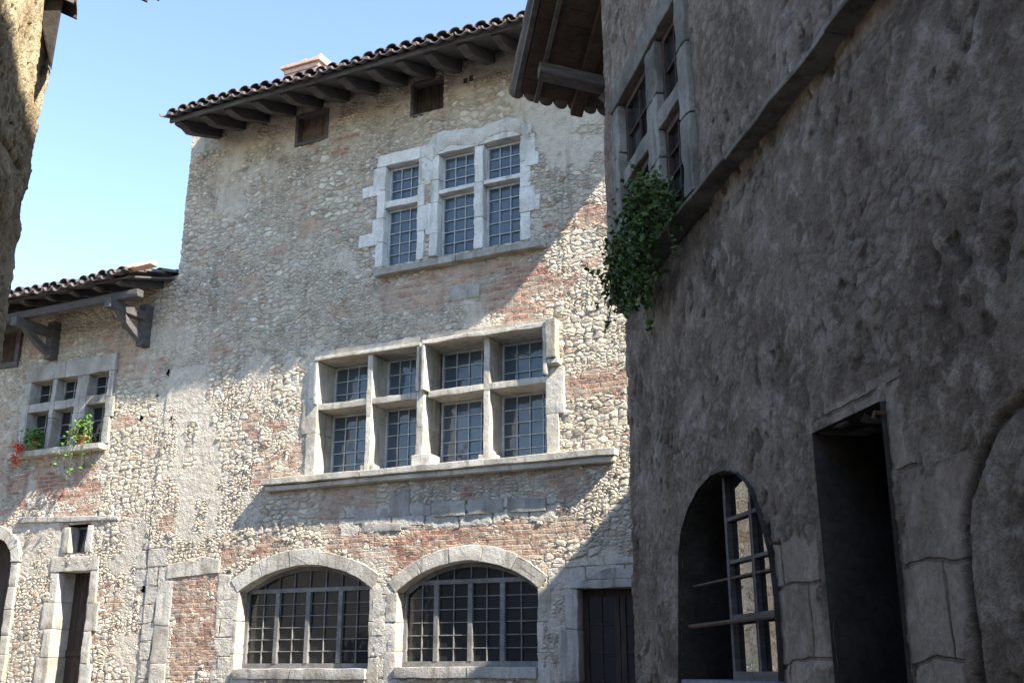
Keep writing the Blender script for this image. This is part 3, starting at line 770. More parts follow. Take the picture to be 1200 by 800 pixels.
# raised bright tiles at the right end of the low roof
hr = FU(128, 300, OL-.05); hs = FU(176, 300, OL-.05)
m = MB(F)
n = 3
for k in range(n):
    c0 = hr[0]+(hs[0]-hr[0])*k/n; c1 = hr[0]+(hs[0]-hr[0])*(k+1)/n+.05
    pr = [(0, .0), (.02, .055), (.06, .08), (.11, .08), (.15, .055), (.17, 0)]
    yb = vl+.075+random.uniform(-.015, .02)
    m.add([(c0, yb+y, OL-.02-x) for x, y in pr]+[(c1, yb+.012+y, OL-.02-x) for x, y in pr], [tuple(range(6)), tuple(range(11, 5, -1))]+[(i, (i+1) % 6, 6+(i+1) % 6, 6+i) for i in range(6)])
m.build('verge_tiles', M['paletile'], lr)

# window of three columns
c = [(FU(33, 500)[0]-.03, FU(56, 500)[0]), (FU(63, 495)[0]-.03, FU(85, 495)[0]), (FU(101, 485)[0]-.03, FU(124, 480)[0])]
rv = [(FU(63, 527)[1], FU(63, 480)[1]), (FU(64, 470)[1], FU(64, 445)[1])]
w, h = mull_window('window', c, rv, .17, F, .13, .12, .30, .0, 'greystone', 'stone mullioned window with three columns of dark panes', low, tooth=.05, nx=2, nys=(3, 2), fw=.02, sub='glass2')
holes_low.append(h)
a = FU(22, 545); b = FU(120, 521)
m = MB(F); m.box(c[0][0]-.2, c[2][1]+.1, rv[0][0]-.10, rv[0][0]-.002, -.2, .16, .01); m.build('sill', M['pale'], low, bevel=.02)
# dark loft opening beside the first bracket
a, b, c_, e = pxrect(-10, 22, 392, 428)
m = MB(F)
for x0, x1, y0, y1 in ((a-.1, a, c_, e), (b, b+.1, c_, e), (a-.1, b+.1, e, e+.1), (a-.1, b+.1, c_-.1, c_)): m.box(x0, x1, y0, y1, -.3, .03, .006)
o = m.build('loft_opening', M['wood'], low, bevel=.01)
m = MB(F)
for k in range(6): m.box(a+(b-a)*k/6+.004, a+(b-a)*(k+1)/6-.004, c_, e, -.15, -.11)
m.build('shutter', M['darkwood'], o)
holes_low.append(rect(a-.05, b+.05, c_-.05, e+.05))
# small square window, door, arched opening cut by the frame edge
a, b, c_, e = pxrect(84, 104, 617, 648)
m = MB(F)
blocks(m, a-.13, a, c_, e, -.3, .03, True, .4); blocks(m, b, b+.13, c_, e, -.3, .03, True, .4)
o = m.build('window', M['pale'], low, bevel=.012); o['label'] = 'tiny square window above the narrow door'
casement(F, a+.002, b-.002, c_, e, -.15, 1, 1, o, fw=.03, gm='glass2', fm='greywood')
holes_low.append(rect(a-.06, b+.06, c_, e+.02))
m = MB(F)                                                   # lintel ledge over them
m.prism([FU(25, 613), FU(140, 610), FU(140, 605), FU(25, 606)], -.1, .045); m.build('ledge', M['greystone'], low, bevel=.02)
a, b, c_, e = pxrect(70, 107, 670, 790); c_ = 0.0
m = MB(F)
blocks(m, a-.17, a, 0, e, -.42, .014, True, .45, tooth=.08, side=-1); blocks(m, b, b+.14, 0, e, -.42, .014, True, .45, tooth=.08, side=1)
blocks(m, a-.2, b+.16, e+.003, e+.24, -.42, .022, False, 1.6)
o = m.build('doorway', M['pale'], low, bevel=.014); o['label'] = 'narrow dark plank door in pale stone jambs'
m = MB(F)
for k in range(5): m.box(a+(b-a)*k/5+.003, a+(b-a)*(k+1)/5-.003, .02, e, -.37, -.33)
m.box(a, b, .5, .6, -.33, -.31); m.box(a, b, 1.9, 2.0, -.33, -.31)
m.build('door', M['greywood'] if False else M['browndoor'], o, bevel=.003)
holes_low.append(rect(a-.08, b+.07, -.1, e+.08))
a = FU(9, 700)[0]; vt = FU(0, 628)[1]; hw_ = .62; uc = a-hw_; vs0 = vt-.45
m = MB(F); N = 14
for k in range(7):
    t0 = math.pi*k/7+.008; t1 = math.pi*(k+1)/7-.008
    pin = [(uc+hw_*math.cos(t0+(t1-t0)*i/4), vs0+.45*math.sin(t0+(t1-t0)*i/4)) for i in range(5)]
    po = [(uc+(hw_+.2)*math.cos(t1-(t1-t0)*i/4), vs0+.65*math.sin(t1-(t1-t0)*i/4)) for i in range(5)]
    m.prism(pin+po, -.4, .045)
blocks(m, uc-hw_-.2, uc-hw_, 0, vs0-.005, -.4, .035); blocks(m, uc+hw_, uc+hw_+.17, 0, vs0-.005, -.4, .035)
o = m.build('doorway', M['pale'], low, bevel=.014); o['label'] = 'round-arched doorway cut by the left edge of the photo'
m = MB(F)
for k in range(8): m.box(uc-hw_+2*hw_*k/8+.003, uc-hw_+2*hw_*(k+1)/8-.003, 0, vt-.02, -.34, -.30)
m.build('door', M['browndoor'], o)
holes_low.append([(uc+(hw_+.08)*math.cos(math.pi*k/12), vs0+.53*math.sin(math.pi*k/12)) for k in range(13)]+[(uc-hw_-.08, -.2), (uc+hw_+.08, -.2)])
us = np.concatenate([np.arange(LX0, -13.2, .12), np.arange(-13.2, LX1+.03, .026)]); vs = np.concatenate([np.arange(-.1, 1.5, .1), np.arange(1.5, vl+OL*PL+.02, .026)])
def lowd(u, v): return (fbm(u*.5, v*.5, 3)-.5)*.08-.015+.0*u
grid_wall('wall', F, us, vs, M['wall'], low, holes_low, dfun=lowd, masks=f_masks)
m = MB(F); m.box(LX0, LX1-.05, -.1, vl+.1, -.7, -.62); m.box(LX0, LX0+.2, -.1, vl, -6, -.1); m.build('side_wall', M['greystone'], low)
# ================================================================== PLANTS
def leaves(mb, c, rad, n, size, droop=0.3, shape=None):
    for _ in range(n):
        p = np.array(c)+rng.normal(0, 1, 3)*np.array(rad)*.5
        s = size*random.uniform(.6, 1.3)
        a = rng.normal(0, 1, 3); a[2] = -abs(a[2])*droop; a /= np.linalg.norm(a)
        b = np.cross(a, rng.normal(0, 1, 3)); b /= np.linalg.norm(b); nn = np.cross(a, b)
        q = [p-a*s*.5, p-a*s*.1+b*s*.33+nn*s*.06, p+a*s*.5-nn*s*.08, p-a*s*.1-b*s*.33+nn*s*.06]
        mb.add([tuple(x) for x in q], [(0, 1, 2), (0, 2, 3)])
# potted plant with red flowers on the low house sill
sx = rv[0][0]+.0
def potplant(px, py, label, big):
    a, b = FU(px, py, .06)
    base = F.w(a, rv[0][0], .07)
    r = empty('potted_plant', base, label, 'potted plant')
    m = MB(); seg = 14
    prof = [(.055, 0), (.085, .13), (.095, .135), (.095, .16), (.08, .16), (.06, .10)]
    vs = [(base[0]+r_*math.cos(2*math.pi*k/seg), base[1]+r_*math.sin(2*math.pi*k/seg), base[2]+z) for r_, z in prof for k in range(seg)]
    fs = [(i*seg+k, i*seg+(k+1) % seg, (i+1)*seg+(k+1) % seg, (i+1)*seg+k) for i in range(len(prof)-1) for k in range(seg)]+[tuple(range(seg))]
    m.add(vs, fs); m.build('pot', M['pot'], r, smooth=True)
    return r, base
r, b = potplant(40, 530, 'leafy potted plant with red flowers hanging at the left end of the small mullioned window', 1)
m = MB(); leaves(m, (b[0]-.02, b[1]-.03, b[2]+.24), (.16, .12, .15), 200, .07); leaves(m, (b[0]+.0, b[1]-.05, b[2]+.12), (.15, .12, .10), 130, .06); m.build('foliage', M['leaf2'], r)
m = MB(); 
for dx, dz in ((-.22, -.02), (-.28, -.12), (-.24, -.22), (-.18, .05), (-.26, .08)):
    m = MB(); leaves(m, (b[0]+dx, b[1]-.08, b[2]+dz), (.05, .05, .05), 40, .055); m.build('flower', M['flower'], r)
m = MB(); m.tube([(b[0], b[1], b[2]+.1), (b[0]-.1, b[1]-.05, b[2]+.2), (b[0]-.24, b[1]-.08, b[2]+.03), (b[0]-.26, b[1]-.08, b[2]-.2)], .006, 5); m.build('stem', M['stem'], r)
r, b = potplant(97, 515, 'arching fern-like potted plant trailing below the right light of the small mullioned window', 1)
m = MB(); st = MB()
for k in range(20):
    ang = random.uniform(0, 2*math.pi); ln = random.uniform(.25, .5); o0 = np.array([b[0], b[1], b[2]+.14])
    dirn = np.array([math.cos(ang), math.sin(ang)*.6-.45, 0]); up = random.uniform(.18, .42)
    pts = [o0+dirn*ln*t*.75+np.array([0, 0, up*math.sin(t*2.6)-t*t*(.85 if k % 2 else .2)*random.uniform(.6, 1)]) for t in np.linspace(0, 1, 7)]
    st.tube(pts, .004, 4); leaves(m, o0, (.12, .10, .16), 9, .06)
    for p in pts[1:]: leaves(m, p, (.035, .035, .035), 5, .06)
m.build('foliage', M['leaf2'], r); st.build('stem', M['stem'], r)

# ================================================================== THE SHADED HOUSE AT THE RIGHT
right = empty('corner_house', R.w(2, 0, 0), 'dark rendered house in shade at the right with arched window and deep doorway', 'house')
RU = lambda x, y, d=0: R.uv(x, y, d)
uc0 = RU(708, 150)[0]; uc1 = RU(745, 600)[0]
led = (RU(722, 368)[1]+RU(1000, 12)[1])/2; print('ledge', RU(722, 368), RU(1000, 12), 'edges', uc0, uc1, RU(733, 390), RU(760, 790))
UE = RU(733, 420)[0]                 # far edge of the lower wall
JET = .085                            # upper storey stands this far forward
UEU = R.uv(709, 150, JET)[0]
RTOP = 9.27
holes_r = []
# upper mullioned window
q = lambda x, y: R.uv(x, y, JET)
l0, vt = q(728, 114); l1 = q(757, 60)[0]; r0 = q(770, 57)[0]; r1 = q(795, 4)[0]; vt2 = q(770, 57)[1]; vbm = led+.05
tr = q(734, 203)[1]; print('r win', l0, l1, r0, r1, vt, vt2, tr, q(797, 120), q(818, 212))
vt = (vt+vt2)/2; TRB = tr-.09; TRT = tr+.04
m = MB(R); DR = .05
def rb(u0, u1, v0, v1, d0, d1, j=.004): m.box(u0, u1, v0, v1, JET+d0, JET+d1, j)
for (y0, y1) in ((vbm-.03, vbm+.5), (vbm+.505, vbm+1.0), (vbm+1.005, vt-.003)):
    rb(l0-.17, l0, y0, y1, -DR-.1, .035); rb(l1, r0, y0, y1, -DR-.05, .02); rb(r1, r1+.17, y0, y1, -DR-.1, .035)
rb(l0-.20, (l1+r0)/2-.003, vt, vt+.2, -DR-.1, .04); rb((l1+r0)/2+.003, r1+.2, vt, vt+.21, -DR-.1, .04)
rb(l0, l1, TRB, TRT, -DR-.05, .012); rb(r0, r1, TRB, TRT, -DR-.05, .012)
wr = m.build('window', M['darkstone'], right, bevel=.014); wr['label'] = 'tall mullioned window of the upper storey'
class Off:                            # plane R shifted out by the jetty
    def __init__(s, pl, d): s.pl = pl; s.dd = d
    def w(s, u, v, d=0): return s.pl.w(u, v, d+s.dd)
RO = Off(R, JET)
for c in ((l0, l1), (r0, r1)):
    casement(RO, c[0]+.002, c[1]-.002, vbm-.05, TRB-.002, -DR, 2, 4, wr, gm='glass2', fm='darkwood', fw=.05)
    casement(RO, c[0]+.002, c[1]-.002, TRT+.002, vt-.002, -DR, 2, 2, wr, gm='glass2', fm='darkwood', fw=.05)
holes_r.append(rect(l0-.1, r1+.1, vbm-.1, vt+.12))
# arched window
arcpx = [(800, 830), (800, 650), (803, 622), (811, 596), (823, 573), (838, 557), (853, 551), (868, 555), (879, 566), (887, 581), (897, 612), (907, 650), (913, 700), (918, 770), (920, 830)]
arc = [RU(*p) for p in arcpx]
# smooth, symmetrical arch fitted to those points
ua, ub = arc[1][0], RU(916, 740)[0]; vtA = RU(853, 551)[1]; ucA = (ua+ub)/2
print('arch', ua, ub, vtA, [tuple(round(z, 2) for z in p) for p in arc])
holes_r.append(arc)
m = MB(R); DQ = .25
n = len(arc)                          # lining of the splayed opening, its shade painted in near-black
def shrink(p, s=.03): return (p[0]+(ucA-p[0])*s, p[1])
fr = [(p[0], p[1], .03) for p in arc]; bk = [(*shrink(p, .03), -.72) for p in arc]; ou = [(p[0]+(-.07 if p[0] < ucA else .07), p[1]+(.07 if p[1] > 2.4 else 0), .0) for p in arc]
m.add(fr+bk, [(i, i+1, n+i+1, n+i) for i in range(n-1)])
wa = m.build('window', M['shadeblack'], right); wa['label'] = 'arched window with rusty iron bars'
vbA = 1.64
m = MB(R); m.box(ua+.0, ub-.0, vbA-.12, vbA, -.6, .05, .005); m.build('sill', M['bluesill'], wa, bevel=.012)
dl = -.07                                # one glazed leaf stands almost flush in the right half, the left half is open
um = R.uv(858, 700, dl)[0]
topc = [(p[0], p[1]) for p in arc if p[0] > um]
def arch_v(u_): return float(np.interp(u_, [p[0] for p in arc[1:8]]+[p[0] for p in arc[8:12]]+[ub], [p[1] for p in arc[1:8]]+[p[1] for p in arc[8:12]]+[1.9]))
m = MB(R); e_ = ub-.03
m.box(um, um+.035, vbA, arch_v(um)-.0, dl-.02, dl+.02); m.box(e_-.035, e_, vbA, 2.3, dl-.02, dl+.02); m.box(um, e_, vbA, vbA+.05, dl-.02, dl+.022)
mm_ = (um+e_)/2; m.box(mm_-.012, mm_+.012, vbA, arch_v(mm_), dl-.02, dl+.018)
for y in (1.98, 2.28, 2.52): m.box(um+.035, e_-.035 if y < 2.3 else e_-.06, y-.010, y+.010, dl-.01, dl+.016)
m.build('frame', M['wood'], wa)
us_ = np.linspace(um+.01, ub-.01, 14)
m = MB(R); m.add([(um, vbA, dl-.012), (ub-.005, vbA, dl-.012)]+[(float(u_), arch_v(float(u_))-.0, dl-.012) for u_ in us_[::-1]], [tuple(range(16))]); m.build('pane', M['mirrorpane'], wa)
m = MB(R); m.box(ua-.1, ub+.1, 1.3, 3.0, -.75, -.70); m.build('inner_wall', M['shadeblack'], wa)  # near-black back wall, shade of the open half painted in
m = MB(R)
bx = R.uv(886, 700, -.06)[0]
m.tube([(bx, vbA, -.06), (bx, 2.4, -.06), (bx, RU(884, 580)[1], -.06)], .011, 7)
y1_ = R.uv(860, 728, -.03)[1]
m.tube([(ua-.02, y1_, -.03), (ub+.02, y1_+.005, -.03)], .013, 8)
y2_ = R.uv(880, 672, -.06)[1]; m.tube([(ua, y2_, -.06), (ub, y2_, -.06)], .008, 6)
m.build('iron_bar', M['iron'], wa)
# doorway
d0u, d0v = RU(956, 508); d1u, d1v = RU(1036, 470); dv = (d0v+d1v)/2; db1 = RU(1064, 785)[0]; db0 = RU(985, 785)[0]; print('door', d0u, d0v, d1u, d1v, db0, db1)
hole = [(db0, -.2), (db1, -.2), (d1u, dv), (d0u, dv)]
holes_r.append(hole)
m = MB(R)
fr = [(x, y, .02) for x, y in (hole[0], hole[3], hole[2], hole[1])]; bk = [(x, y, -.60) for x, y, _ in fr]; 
m.add(fr+bk, [(0, 1, 5, 4), (1, 2, 6, 5), (2, 3, 7, 6)]); m.build('doorway_lining', M['shadeblack'], right); m = MB(R)  # doorway shade painted into the lining as near-black
for (x0, x1, y0, y1) in ((db0-.09, db0-.0, -.1, dv), (db1, db1+.09, -.1, dv)): pass
m.prism([(d0u-.12, dv+.0), (d1u+.14, dv+.0), (d1u+.14, dv+.2), (d0u-.1, dv+.2)], -.3, -.012)
dw = m.build('doorway', M['darkstone'], right, bevel=.01); dw['label'] = 'tall deep doorway with a black opening'
m = MB(R)
for k in range(5): m.box(d0u+(db1-d0u)*k/5+.003, d0u+(db1-d0u)*(k+1)/5-.003, 0, dv, -.56, -.52)
m.build('door', M['browndoor'], dw)
m = MB(R)
a, b = RU(1038, 484); m.tube([(a, b, -.02), (a, b, .05), (a+.01, b-.03, .065)], .010, 7)
m.build('hinge_pin', M['iron'], right); m = MB(R)
a, b = RU(914, 636); m.tube([(a, b, -.02), (a, b, .05), (a, b+.03, .06)], .010, 7)
a, b = RU(870, 470); 
m.build('hinge_pin', M['iron'], right)
# wall sheet: battered lower wall, jettied upper wall, carved line of a blocked arch
gp = [RU(*p) for p in [(1230, 455), (1200, 467), (1172, 492), (1150, 530), (1137, 575), (1132, 620), (1134, 670), (1140, 720), (1148, 800), (1152, 900)]]
def segdist(u, v, pts):
    d = np.full(u.shape, 9.)
    for (x0, y0), (x1, y1) in zip(pts, pts[1:]):
        t = np.clip(((u-x0)*(x1-x0)+(v-y0)*(y1-y0))/((x1-x0)**2+(y1-y0)**2), 0, 1)
        d = np.minimum(d, np.hypot(u-x0-t*(x1-x0), v-y0-t*(y1-y0)))
    return d
def r_disp(u, v):
    d = np.where(v > led-.004, JET, -.02*np.exp(-((v-led+.10)/.10)**2))
    d = d+(fbm(u*.9, v*.9, 4)-.5)*.05
    # rounded arrises next to the openings
    sd = segdist(u+(fbm(u*4, v*4, 3)-.5)*.05, v, gp)
    # keep it shallow near windows so that the stone linings read
    near = sstep(segdist(u, v, arc), .0, .18)
    near2 = sstep(segdist(u, v, hole+[hole[0]]), .0, .18)
    w = np.where(v < led-.2, np.minimum(near, near2), 1.0)
    return d*w
rash = [[RU(*p) for p in poly] for poly in ([(905, 640), (955, 640), (975, 790), (918, 800)], [(1055, 560), (1130, 540), (1145, 790), (1068, 790)], [(905, 520), (1050, 440), (1090, 560), (960, 500)])]
def r_masks(u, v):
    out = np.zeros((len(u), 3)); nx = (fbm(u*3, v*3, 4)-.5)*.3
    out[:, 0] = np.exp(-(segdist(u+(fbm(u*4, v*4, 3)-.5)*.05, v, gp)/.020)**2)*.9
    for p in rash: out[inside(u+nx, v+nx, p), 2] = 1
    out[(np.abs(u-(l0+r1)/2) < (r1-l0)/2+.28) & (v > led+.05) & (v < vt+.35), 2] = .35
    return out
us = np.concatenate([np.arange(UEU, 4.6, .016), np.arange(4.6, 13, .12)])
vlow = np.concatenate([np.arange(-.1, 1.55, .1), np.arange(1.55, led+.02, .016)])
vup = np.concatenate([np.arange(led, 6.9, .016), np.arange(6.9, RTOP+.02, .06)])
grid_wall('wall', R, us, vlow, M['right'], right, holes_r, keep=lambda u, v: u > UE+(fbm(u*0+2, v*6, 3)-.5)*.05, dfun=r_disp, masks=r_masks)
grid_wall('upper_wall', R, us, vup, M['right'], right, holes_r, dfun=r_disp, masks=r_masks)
# thin stone edge along the foot of the upper storey
m = MB(R); x = UEU-.03
while x < 9:
    ln = random.uniform(.7, 1.3); m.box(x, x+ln-.003, led-.022+random.uniform(-.004, .004), led+.010, -.08, JET+.022+random.uniform(-.006, .006), .004); x += ln
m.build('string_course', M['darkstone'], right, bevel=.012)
# the far end return and the body behind
m = MB(R)
m.prism([(UEU+.01, led-.10), (UEU+.25, led-.10), (UEU+.25, RTOP), (UEU+.01, RTOP)], -3.2, JET-.05)
m.prism([(UE+.03, -.1), (UE+.3, -.1), (UE+.3, led-.1), (UE+.03, led-.1)], -3.2, -.05)
m.box(UE+.3, 13, -.1, RTOP, -1.0, -.9); m.box(UE+.3, 13, -.1, RTOP, -3.3, -3.2)
m.build('side_wall', M['darkstone'], right)
# roof of the shaded house (above the frame)
m = MB(R); k_ = math.tan(math.radians(20))
prof = [(.35, RTOP-.05), (.35, RTOP+.03), (-1.4, RTOP+.03+1.75*k_), (-3.6, RTOP+.03), (-3.6, RTOP-.05), (-1.4, RTOP-.05+1.75*k_)]
m.add([(UEU, y, x) for x, y in prof]+[(13, y, x) for x, y in prof], [(0, 1, 2, 5), (2, 3, 4, 5), (6, 11, 8, 7), (8, 11, 10, 9)]+[(i, (i+1) % 6, 6+(i+1) % 6, 6+i) for i in range(6)])
m.build('roof', M['tile'], right)

# ---- ivy on the ledge
ivb = R.w(RU(740, 330)[0], led, .2)
ivy = empty('ivy_plant', ivb, 'dark green bushy plant growing on the ledge under the tall shaded window', 'plant')
m = MB(); st = MB()
for (x, y, rr, cnt) in ((752, 235, .15, 150), (765, 222, .13, 110), (778, 222, .10, 60), (745, 262, .19, 210), (735, 292, .20, 260), (727, 318, .20, 260), (724, 340, .15, 170), (748, 312, .15, 140), (758, 282, .14, 130), (770, 250, .13, 90), (742, 340, .12, 90), (733, 355, .09, 50), (756, 330, .08, 40)):
    a, b = R.uv(x, y, .22); c = R.w(a, b, .22+random.uniform(-.05, .05))
    leaves(m, c, (rr*.72, rr*.72, rr*.95), int(cnt*1.5), .045, droop=.8)
    for _ in range(4):
        e = np.array(c)+rng.normal(0, 1, 3)*rr*.5; tip = e+np.array([random.uniform(-.15, .15), random.uniform(-.15, .1), random.uniform(-.32, .12)])
        st.tube([tuple(c), tuple(e), tuple(tip)], [.005, .004, .002], 4)
        for t_ in np.linspace(.2, 1, 7): leaves(m, e+(tip-e)*t_, (.02, .02, .02), 2, .05)
    a0 = R.w(R.uv(760, 262)[0], led+.03, .12); st.tube([a0, tuple((np.array(a0)+np.array(c))/2+np.array([0, 0, .04])), c], [.012, .008, .004], 5)
m.build('foliage', M['leaf'], ivy); st.build('stem', M['stem'], ivy)

# ================================================================== THE ROOF BEHIND THE CORNER
gal = empty('gable_house', (2.4, 9.4, 0), 'house behind the corner showing only its dark tiled eave and timbers', 'house')
er = ray(603, 108); zE = 9.6; E3 = er*zE/er[1]; E3[2] += CAMZ
ax = -R.r*1.0; ax = -np.array([R.r[0], R.r[1], 0]);           # pointing away along the street
toward = -ax
az = math.radians(68); across = np.array([math.sin(az), math.cos(az), 0])
# pitch so that the left verge runs through pixel (626, 0)
best = None
for p_ in np.linspace(-.2, 1.2, 281):
    Q = E3+1.0*(toward+np.array([0, 0, p_])); C = Q-np.array([0, 0, CAMZ]); 
    yc = C[1]*math.cos(TH)+C[2]*math.sin(TH); zc = -C[1]*math.sin(TH)+C[2]*math.cos(TH); X = 600+FPX*C[0]/yc; Y = 400-FPX*zc/yc
    e_ = abs((603+(108-Y)*23/108)-X)
    if best is None or e_ < best[0]: best = (e_, p_, X, Y)
print('pitch', best)
pg = best[1]
slope = toward+np.array([0, 0, pg])
def G(a, b, c=0): return tuple(E3+across*a+slope*b+np.array([0, 0, 1.])*c)
m = MB(); W_ = 2.2; Ld = 1.55
k = 0; sp = .17
while k*sp < W_:
    for kind in (0, 1):
        for row in range(4):
            s0 = row*.4; s1 = s0+.44; vsx = []
            jl = random.uniform(-.02, .02)
            for (s_, rr, lf) in ((s0-.02+jl, .088, .02), (s1, .076, 0)):
                for inn in (0, 1):
                    for q_ in range(7):
                        t = math.pi*q_/6; r_ = rr-.012*inn; y = r_*math.sin(t)*.95
                        y = -y-.01 if kind == 0 else y+.03
                        vsx.append(G(k*sp+.5*sp*kind+.02+r_*math.cos(t), s_, y+lf+.02))
            fs = []
            for q_ in range(6): fs += [(q_, q_+1, 15+q_, 14+q_), (7+q_, 8+q_, 22+q_, 21+q_), (q_, q_+1, 8+q_, 7+q_), (14+q_, 15+q_, 22+q_, 21+q_)]
            m.add(vsx, fs)
    k += 1
gr = m.build('roof', M['tile'], gal)
def gbox(mb, a0, a1, b0, b1, c0, c1):
    vs = [G(a, b, c) for c in (c0, c1) for b in (b0, b1) for a in (a0, a1)]
    mb.add(vs, [(0, 1, 3, 2), (4, 6, 7, 5), (0, 4, 5, 1), (2, 3, 7, 6), (0, 2, 6, 4), (1, 5, 7, 3)])
m = MB(); nb = 9
for k in range(nb): gbox(m, 0.05, W_, .14+Ld*k/nb, .14+Ld*(k+1)/nb-.006, -.125, -.10)
m.build('roof_boards', M['darkwood'], gr)
m = MB()
gbox(m, -.02, .04, .05, Ld, -.11, .02); gbox(m, .20, .25, .08, Ld, -.16, -.126)
m.build('barge_board', M['wood'], gr, bevel=.006)
for a_ in (.62, 1.25, 1.8):
    m = MB(); gbox(m, a_, a_+.14, .06, Ld, -.20, -.126); m.build('rafter', M['darkwood'], gr, bevel=.01)
m = MB(); gbox(m, .15, W_, .50, .62, -.32, -.202); m.build('purlin', M['wood'], gr, bevel=.012)
m = MB()
c0 = np.array(G(.9, .75, -.35)); c1 = np.array(G(1.2, .55, -.75))
m.tube([G(.85, .57, -.37), G(1.15, .57, -.62), G(1.5, .57, -.95)], .06, 6); m.build('brace', M['wood'], gr)
# its wall, wholly hidden behind the corner from the street
m = MB()
w0 = np.array(G(1.3, .35, 0)); w1 = np.array(G(W_, .35, 0))
def quadwall(mb, p, q, z0, z1, th=.3):
    p = np.array(p[:2]); q = np.array(q[:2]); t = (q-p)/np.linalg.norm(q-p); nn = np.array([t[1], -t[0]])*th
    vs = [(*p, z0), (*q, z0), (*(q+nn), z0), (*(p+nn), z0), (*p, z1), (*q, z1), (*(q+nn), z1), (*(p+nn), z1)]
    mb.add(vs, [(0, 1, 2, 3), (4, 5, 6, 7), (0, 1, 5, 4), (1, 2, 6, 5), (2, 3, 7, 6), (3, 0, 4, 7)])
quadwall(m, w0, w1, -.1, min(w0[2], w1[2])-.15)
m.build('wall', M['greystone'], gal)

# unseen house added so that its shadow falls on the glazed door
nb_ = empty('shadow_caster', F.w(4.2, 0, 1), 'unseen plain stone house added behind the corner house to cast a shadow', 'house')
SHN = 7.40
m = MB(F); m.box(3.45, 3.75, -.1, SHN, .04, 2.6); m.box(3.75, 6.5, -.1, SHN, 2.3, 2.6); m.box(6.5, 6.8, -.1, SHN, .04, 2.6)
m.build('wall', M['greystone'], nb_)
m = MB(F); m.add([(3.42, SHN, -.0+.04), (3.42, SHN, 2.7), (6.9, SHN, 2.7), (6.9, SHN, .04), (5.1, SHN+.5, .04), (5.1, SHN+.5, 2.7)], [(0, 1, 2, 3), (0, 4, 5, 1), (2, 5, 4, 3), (1, 5, 2), (0, 3, 4)])
m.build('roof', M['tile'], nb_)

# ================================================================== THE NEAR HOUSE AT THE LEFT
left = empty('near_house', L.w(0, 0, 0), 'near house at the left edge, its pitted cream wall sunlit at the top', 'house')
LU = lambda x, y, d=0: L.uv(x, y, d)
edge = [LU(*p) for p in [(58, 0), (62, 20), (60, 50), (57, 80), (55, 100), (48, 130), (43, 160), (38, 200), (33, 225), (27, 250), (28, 270), (22, 300), (17, 330), (11, 370), (6, 400), (-4, 460), (-20, 560), (-40, 700), (-60, 850)]]
ev = np.array([p[1] for p in edge])[::-1]; eu = np.array([p[0] for p in edge])[::-1]
print('left edge', edge[0], edge[10], edge[-1], 'r', L.r, 'n', L.n)
LTOP = LU(60, -30)[1]+.4
def lkeep(u, v):
    e = np.interp(v, ev, eu)+(fbm(v*5, v*0+1, 4)-.5)*.05
    return u < e
usl = np.arange(max(eu)-4.2, max(eu)+.1, .014); vsl = np.arange(0, LTOP, .012) if False else np.concatenate([np.arange(-.1, 1.5, .1), np.arange(1.5, LTOP, .014)])
# bend the wall round the corner: the last strip before the edge turns away from the street
def l_disp(u, v):
    e = np.interp(v, ev, eu); wd = .03+.10*sstep(v, LU(57, 80)[1], LU(66, 0)[1])
    t = np.clip((u-(e-wd))/wd, 0, 1)
    d = -.75*wd*t**2*1.3
    g1 = segdist(u, v, [LU(-10, 145), LU(8, 168), LU(27, 200)])
    return d+(fbm(u*3, v*3, 4)-.5)*.05-.02*np.exp(-(g1/.015)**2)
grid_wall('wall', L, usl, vsl, M['left'], left, [], keep=lkeep, dfun=l_disp)
m = MB(L)
n = len(edge)
vsx = []
for (a, b) in edge: vsx += [(a-.02, b, -.06), (a-.35, b, -1.6)]
fs = [(2*i, 2*i+1, 2*i+3, 2*i+2) for i in range(n-1)]
m.add(vsx, fs)
uN = max(eu)-4.2
m.box(-14, uN-.005, -.1, LTOP, -.35, -.03); m.box(-14, -13.7, -.1, LTOP, -24, -.4)
m.prism([(min(eu)-.4, -.1), (min(eu)-.3, -.1), (min(eu)-.3, LTOP), (min(eu)-.4, LTOP)], -24, -.5)
m.build('side_wall', M['greystone'], left)
# bracket wedge filling the dark eave corner, its shade painted in as near-black
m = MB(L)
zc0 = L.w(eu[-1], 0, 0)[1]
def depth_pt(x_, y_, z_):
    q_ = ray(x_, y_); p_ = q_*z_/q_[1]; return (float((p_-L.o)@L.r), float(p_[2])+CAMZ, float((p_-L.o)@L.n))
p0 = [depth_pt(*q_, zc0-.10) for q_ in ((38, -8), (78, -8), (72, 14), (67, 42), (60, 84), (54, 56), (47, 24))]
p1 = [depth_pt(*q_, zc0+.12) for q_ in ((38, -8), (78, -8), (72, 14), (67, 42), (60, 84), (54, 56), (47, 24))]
m.add(p0+p1, [tuple(range(7)), tuple(range(13, 6, -1))]+[(i_, (i_+1) % 7, 7+(i_+1) % 7, 7+i_) for i_ in range(7)]); m.build('bracket', M['shadeblack'], left, bevel=.01)
m = MB(L)
def half_tile(mb, a, b, d0, ln, rad, rise=.3):
    vs = []
    for s_ in (0, ln):
        for inn in (0, 1):
            for q_ in range(9):
                t = math.pi*q_/8; r_ = rad-.014*inn; vs.append((a+r_*math.cos(t), b+r_*math.sin(t)*.8+rise*s_, d0-s_))
    fs = []
    for q_ in range(8): fs += [(q_, q_+1, 19+q_, 18+q_), (9+q_, 10+q_, 28+q_, 27+q_), (q_, q_+1, 10+q_, 9+q_), (18+q_, 19+q_, 28+q_, 27+q_)]
    mb.add(vs, fs)
zc_ = L.w(eu[-1], 0, 0)[1]
